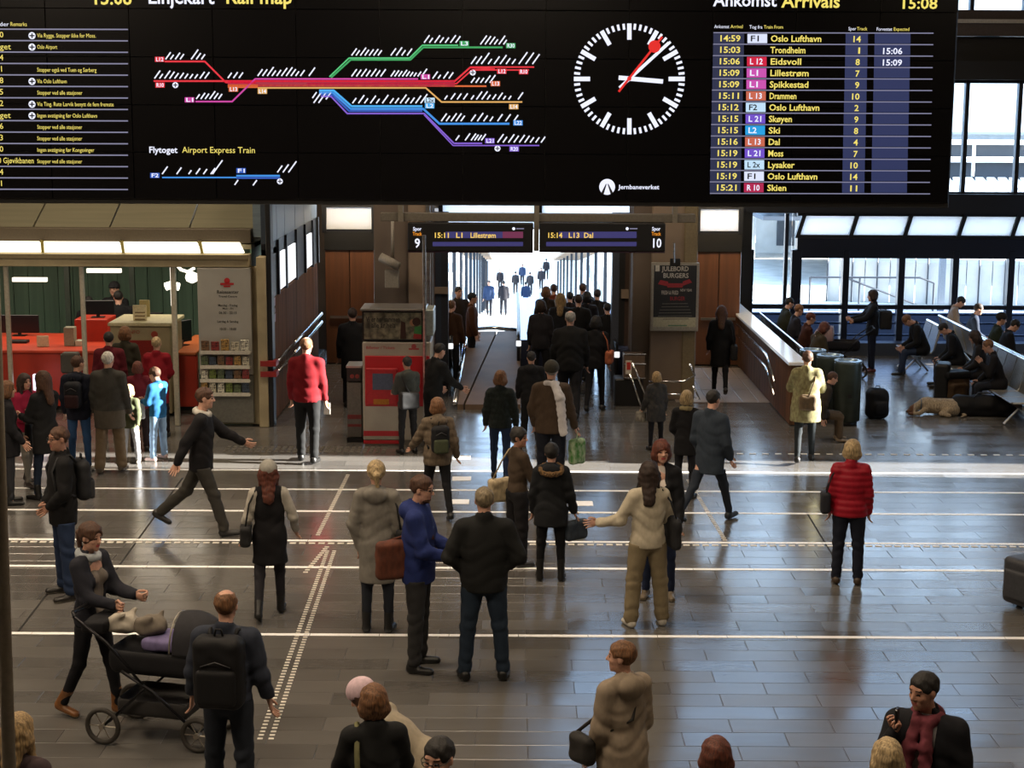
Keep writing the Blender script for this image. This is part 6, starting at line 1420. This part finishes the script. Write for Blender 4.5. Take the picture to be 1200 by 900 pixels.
sits = [(925, 360, -85, 'm', 'black', 'short', '24261c', 'person in an olive jacket at the far end of the slatted bench', {}), (936, 373, -85, 'f', 'mid', 'short', '1c1c26', 'brown-haired person second along the slatted bench', {}),
        (950, 380, -85, 'f', 'red', 'short', '3a1c14', 'person in a rust brown coat on the slatted bench', {}), (966, 390, -70, 'f', 'red', 'bob', '3c3426', 'auburn-haired person in khaki nearest us on the slatted bench', dict(hp=20)),
        (1106, 384, 82, 'm', 'black', 'short', '101218', 'black-haired man in black looking down beside the upright suitcase', dict(hp=26, lean=22)), (1142, 393, 78, 'f', 'dark', 'long', '1b1a1c', 'long-haired woman in sunglasses on the perforated bench', dict(hp=6)),
        (1158, 401, 84, 'f', 'mid', 'short', '17161a', 'woman resting her chin on her hand on the perforated bench', dict(armL=(34, 4, 128, 20), lean=20)), (1125, 370, -100, 'f', 'black', 'short', '9a8a7c', 'person in a pale top sitting with back to the others', dict(hp=20)),
        (1146, 375, -100, 'm', 'dark', 'short', '1f2a3c', 'person in a navy jacket on the rear bench by the windows', {}), (1173, 387, -95, 'm', 'dark', 'short', '20281c', 'person in a knitted cap and green coat on the rear bench', dict(hat='2a2624')),
        (1188, 404, -92, 'm', 'black', 'short', '101014', 'person in black hunched at the right edge on the rear bench', dict(hp=20))]
for (x, y, rt, sx2, hr_, st2, c_, lb, ex) in sits:
    k = sit(x, y, rt, lb, xf=5.82 if x < 1000 else 8.78 if rt > 0 else 9.66, o=dict(dict(sex=sx2, hair=hr_, style=st2, top=JK(c_), bot=dict(c='1c1e26'), shoe=dict(c='141414'), arm=(24, 6, 50, 24)), **ex))
# seated person behind the bins
k = sit(976, 436, -92, 'person in tan trousers sitting low behind the nearest bin', dict(hair='brown', top=JK('2c2620'), bot=dict(c='5a4c3c'), shoe=dict(c='8a7a66'), h=1.5, lean=20, leg=(84, 84, 3)))
# ============================================================ PUSHCHAIR, PRAM, LUGGAGE, DOG
def ring(mb, c, r, t, ax=0, n=20):
    pts = []
    for k in range(n + 1):
        a = 2*math.pi*k/n; p = [0, r*math.cos(a), r*math.sin(a)] if ax == 0 else [r*math.cos(a), r*math.sin(a), 0]
        pts.append(Vector(c) + Vector(p))
    mb.tube(pts, t, 7, False); return mb
def fldmesh(name, build, lo, hi, vox, m_, parent=None, mi=None):
    f = Fld(lo, hi, vox); build(f); V, Q = f.mesh(); return mk_np(name, V, Q, m_, parent, mi(V[Q].mean(1)) if mi else None)
def pushchair(loc, rz, label, cloth, hoodc, bundles=True, sc_=1.0):
    e = empty('pushchair', loc, rz, label, 'pushchair'); e.scale = (sc_,) * 3
    MT = mat('1c1c1f', .35, metal=.6); rub = mat('2b2722', .7); spk = mat('8a8378', .4, metal=.5)
    for (x, y, r) in ((-.28, -.36, .15), (.28, -.36, .15), (-.25, .42, .14), (.25, .42, .14)):
        w = ring(MB(), (x, y, r), r - .018, .02).done('wheel', rub, e, True)
        s_ = MB()
        for k in range(6):
            a = math.pi*k/3; s_.tube([(x, y, r), (x, y + math.cos(a)*(r-.03), r + math.sin(a)*(r-.03))], .005, 5)
        s_.tube([(x - .03, y, r), (x + .03, y, r)], .022, 10); s_.done('spokes', spk, w)
    for s_ in (-1, 1):
        MB().tube([(s_*.27, -.36, .15), (s_*.25, .0, .48), (s_*.25, -.32, .82), (s_*.25, -.58, 1.0)], .013, 7).done('frame_tube', MT, e, True)
        MB().tube([(s_*.24, .42, .15), (s_*.25, .05, .46), (s_*.25, -.2, .6)], .013, 7).done('frame_tube', MT, e, True)
    MB().tube([(-.25, -.58, 1.0), (-.2, -.62, 1.02), (.2, -.62, 1.02), (.25, -.58, 1.0)], .016, 8).done('handle', MT, e, True)
    for y in (-.36, .42): MB().tube([(-.27, y, .15), (.27, y, .15)], .01, 6).done('axle', MT, e)
    fldmesh('basket', lambda f: (f.rbox((0, .02, .30), (.22, .30, .08), .05), f.rbox((0, .02, .38), (.20, .28, .09), .04, op='s')), (-.25, -.35, .2), (.25, .38, .42), .02, mat('201e1e', .8), e)
    fldmesh('carrycot', lambda f: (f.rbox((0, .08, .66), (.21, .44, .12), .09), f.rbox((0, .08, .80), (.18, .40, .12), .06, op='s')), (-.25, -.4, .5), (.25, .56, .85), .018, fab(cloth, .8), e)
    def hood(f):
        f.cap((-.17, .30, .76), (.17, .30, .76), .255, .255, .02); f.cap((-.2, .30, .76), (.2, .30, .76), .235, .235, .01, op='s'); f.cut((0, .2, 0), (0, -1, -.35)); f.cut((0, 0, .70), (0, 0, -1)); f.rbox((0, -.1, .8), (.3, .3, .5), .02, op='s')
        f.wobble(.003, 30, 1)
    fldmesh('hood', lambda f: (f.ell((0, .30, .76), (.225, .29, .29), .02), f.ell((0, .27, .74), (.20, .265, .265), .01, op='s'), f.rbox((0, -.13, .8), (.3, .33, .5), .02, op='s'), f.cut((0, 0, .74), (0, 0, -1))), (-.25, 0, .6), (.25, .62, 1.08), .014, fab(hoodc, .8), e)
    MB().tube([(.218*math.cos(t), .19, .76 + .27*math.sin(t)) for t in np.linspace(0, math.pi, 14)], .008, 6).done('hood_rim', mat('8f8a80', .4, metal=.5), e, True)
    if bundles:
        fldmesh('blanket', lambda f: (f.rbox((0, .12, .79), (.17, .2, .05), .04), f.wobble(.006, 25, 1)), (-.2, -.12, .7), (.2, .36, .88), .018, fab('6a6288'), e)
        fldmesh('carry_tray', lambda f: (f.rbox((0, -.47, .90), (.19, .10, .05), .03), f.wobble(.004, 25, 1)), (-.22, -.6, .8), (.22, -.35, .98), .018, fab('17171a'), e)
    return e
pcx = F(190, 862)
ps = pushchair(pcx, R(-104), 'black pushchair with a wide hood and bundles on top, pushed by the woman in grey', '1a1a1d', '2a2a2e', True, 1.1)
for (y, z, c, lb) in ((-.33, .99, 'a59e92', 'pale white cloth bundle at the handle end of the black pushchair'), (-.07, .99, '6e665c', 'grey cloth bundle beside the white one on the black pushchair')):
    w_ = Matrix.Rotation(R(-104), 3, 'Z') @ Vector((0, y, 0)) + pcx
    q = fldmesh('cloth_bundle', lambda f: (f.ell((0, 0, 0), (.15, .12, .09), .02), f.cap((-.05, -.06, .04), (.02, -.1, .1), .05, .02, .03), f.cap((.05, .04, .04), (.09, .05, .11), .04, .015, .03), f.wobble(.008, 30, y*9)), (-.18, -.18, -.12), (.18, .18, .16), .014, fab(c, .9))
    q.location = (w_.x, w_.y, z); tag(q, lb, 'bundle')
pushchair(F(985, 441), R(84), 'pram with a pink and grey hood in front of the standing woman by the windows', '1c1c22', '8a7478', False)
# luggage
def suitcase(loc, rz, label, c, w=.44, d=.26, h=.66, tilt=0, handle=.28):
    e = empty('suitcase', loc, rz, label, 'suitcase'); e.rotation_euler.x = tilt
    fldmesh('shell', lambda f: f.rbox((0, 0, .05 + h/2), (w/2, d/2, h/2), .06), (-w/2, -d/2, 0), (w/2, d/2, h + .1), .018, mat(c, .5, scale=40, var=.1), e)
    fldmesh('front_pocket', lambda f: f.rbox((0, -d/2, .05 + h*.45), (w*.38, .04, h*.32), .03), (-w/2, -d/2 - .06, .1), (w/2, 0, h), .018, mat(c, .6, scale=40, var=.1), e)
    for s_ in (-1, 1):
        MB().tube([(s_*w*.36 - .02, d*.3, .04), (s_*w*.36 + .02, d*.3, .04)], .04, 12).done('wheel', MBLK, e)
        MB().tube([(s_*w*.28, d*.38, h), (s_*w*.28, d*.38, h + handle)], .008, 6).done('pull_rod', MSTEEL, e)
    MB().tube([(-w*.28, d*.38, h + handle), (w*.28, d*.38, h + handle)], .014, 6).done('pull_handle', MBLK, e); return e
suitcase(F(1103, 474), R(70), 'tall black suitcase standing behind the lying dog', '111216', h=.74, handle=.06)
suitcase(F(1203, 714), R(-60), 'dark grey rounded suitcase at the right edge of the floor', '34363c', w=.5, d=.3, h=.52, handle=.2)
def lump(name, loc, rz, label, cat, c, prims, r=.7, vox=.018, extra=None, seed=1):
    e = empty(name, loc, rz, label, cat)
    def bld(f):
        for p in prims: getattr(f, p[0])(*p[1:])
        f.wobble(.008, 16, seed)
    fldmesh('bag_body', bld, (-r, -.3, 0), (r, .3, .5), vox, fab(c, .7), e)
    if extra: extra(e)
    return e
lump('holdall', F(1152, 487), R(-4), 'large black holdall lying on the floor right of the dog', 'bag', '0e0e10', [('cap', (-.42, 0, .19), (.40, 0, .18), .18, .19, .03), ('rbox', (0, 0, .12), (.5, .17, .12), .08)],
     extra=lambda e: MB().tube([(-.2, -.1, .33), (-.12, -.06, .42), (.15, -.06, .42), (.22, -.1, .33)], .013, 7).done('handle', MBLK, e, True))
rk = F(1143, 476)
lump('rucksack', Vector((rk.x - .35, rk.y + .1, 0)), R(20), 'brown and black rucksack leaning behind the black holdall', 'backpack', '3f2f1f', [('rbox', (0, 0, .34), (.24, .16, .26), .1), ('rbox', (-.05, -.14, .30), (.16, .06, .14), .05)],
     extra=lambda e: fldmesh('top_flap', lambda f: f.rbox((-.04, 0, .58), (.27, .18, .07), .05), (-.35, -.2, .45), (.3, .2, .7), .018, fab('121317', .7), e))
lump('floor_backpack', F(1027, 490), R(10), 'black backpack standing on the floor right of the bins', 'backpack', '101116', [('rbox', (0, 0, .27), (.19, .15, .27), .1), ('rbox', (.02, -.14, .2), (.13, .06, .12), .05)],
     extra=lambda e: MB().tube([(-.05, 0, .53), (-.03, 0, .58), (.03, 0, .58), (.05, 0, .53)], .01, 6).done('grab_loop', MBLK, e))
# dog lying asleep, head to the left
dg = empty('dog', F(1097, 486), R(-12), 'pale golden dog lying curled on the floor with its head to the left', 'dog')
def dogf(f):
    f.cap((-.10, .02, .16), (.20, .0, .15), .135, .15, .05); f.ell((.27, -.02, .14), (.17, .15, .15), .05); f.ell((-.17, .02, .17), (.13, .12, .14), .05)
    f.cap((-.22, .0, .20), (-.34, -.05, .15), .085, .07, .05); f.ell((-.39, -.07, .11), (.085, .07, .068), .03); f.cap((-.42, -.09, .085), (-.50, -.13, .06), .045, .034, .02)
    f.cap((-.20, -.10, .10), (-.30, -.19, .045), .05, .038, .03); f.cap((-.30, -.19, .04), (-.46, -.21, .035), .034, .032, .02)
    f.cap((.22, -.12, .12), (.08, -.20, .06), .085, .045, .04); f.cap((.08, -.20, .045), (.22, -.23, .035), .036, .032, .02)
    f.cap((.38, -.02, .08), (.50, -.12, .035), .035, .022, .03); f.cap((.50, -.12, .035), (.42, -.26, .03), .022, .014, .02)
    for s_ in (-1, 1): f.cap((-.37, -.07 + s_*.065, .15), (-.40, -.08 + s_*.095, .07), .022, .028, .015)
    f.wobble(.003, 45, 2); f.cut((0, 0, 0), (0, 0, -1))
fldmesh('body', dogf, (-.56, -.3, 0), (.56, .2, .34), .0125, [mat('958670', .9, 'hair', scale=70, var=.2, bump=.5), mat('5a3c28', .9, 'hair', scale=70, var=.2, bump=.5), mat('0c0a09', .4)], dg,
        lambda c: np.where((c[:, 0] < -.515) & (c[:, 2] > .04), 2, np.where(c[:, 0] < -.40, 1, 0)).astype(np.int32))
MB().tube([(-.27, -.03 + .095*math.cos(t), .18 + .085*math.sin(t)) for t in np.linspace(0, 2*math.pi, 14)], .01, 6, False).done('collar', mat('3a4a5c', .6), dg, True)
# chrome hand-rails beside the poster column
rl = empty('guard_rail', (0, 0, 0), 0, 'chrome guard rails round the foot of the poster column', 'railing')
for pts in (((760, 447), (801, 447), (814, 440), (808, 426)), ((764, 462), (806, 462), (820, 468), (812, 452)), ((741, 425), (757, 465)), ((738, 438), (752, 478))):
    MB().tube([P(x, y, 29.2) for x, y in pts], .022, 8).done('rail', MCHROME, rl, True)
for x in (762, 806): 
    q = P(x, 460, 29.2); MB().tube([(q.x, q.y, 0), (q.x, q.y, q.z)], .02, 8).done('rail_post', MCHROME, rl, True)
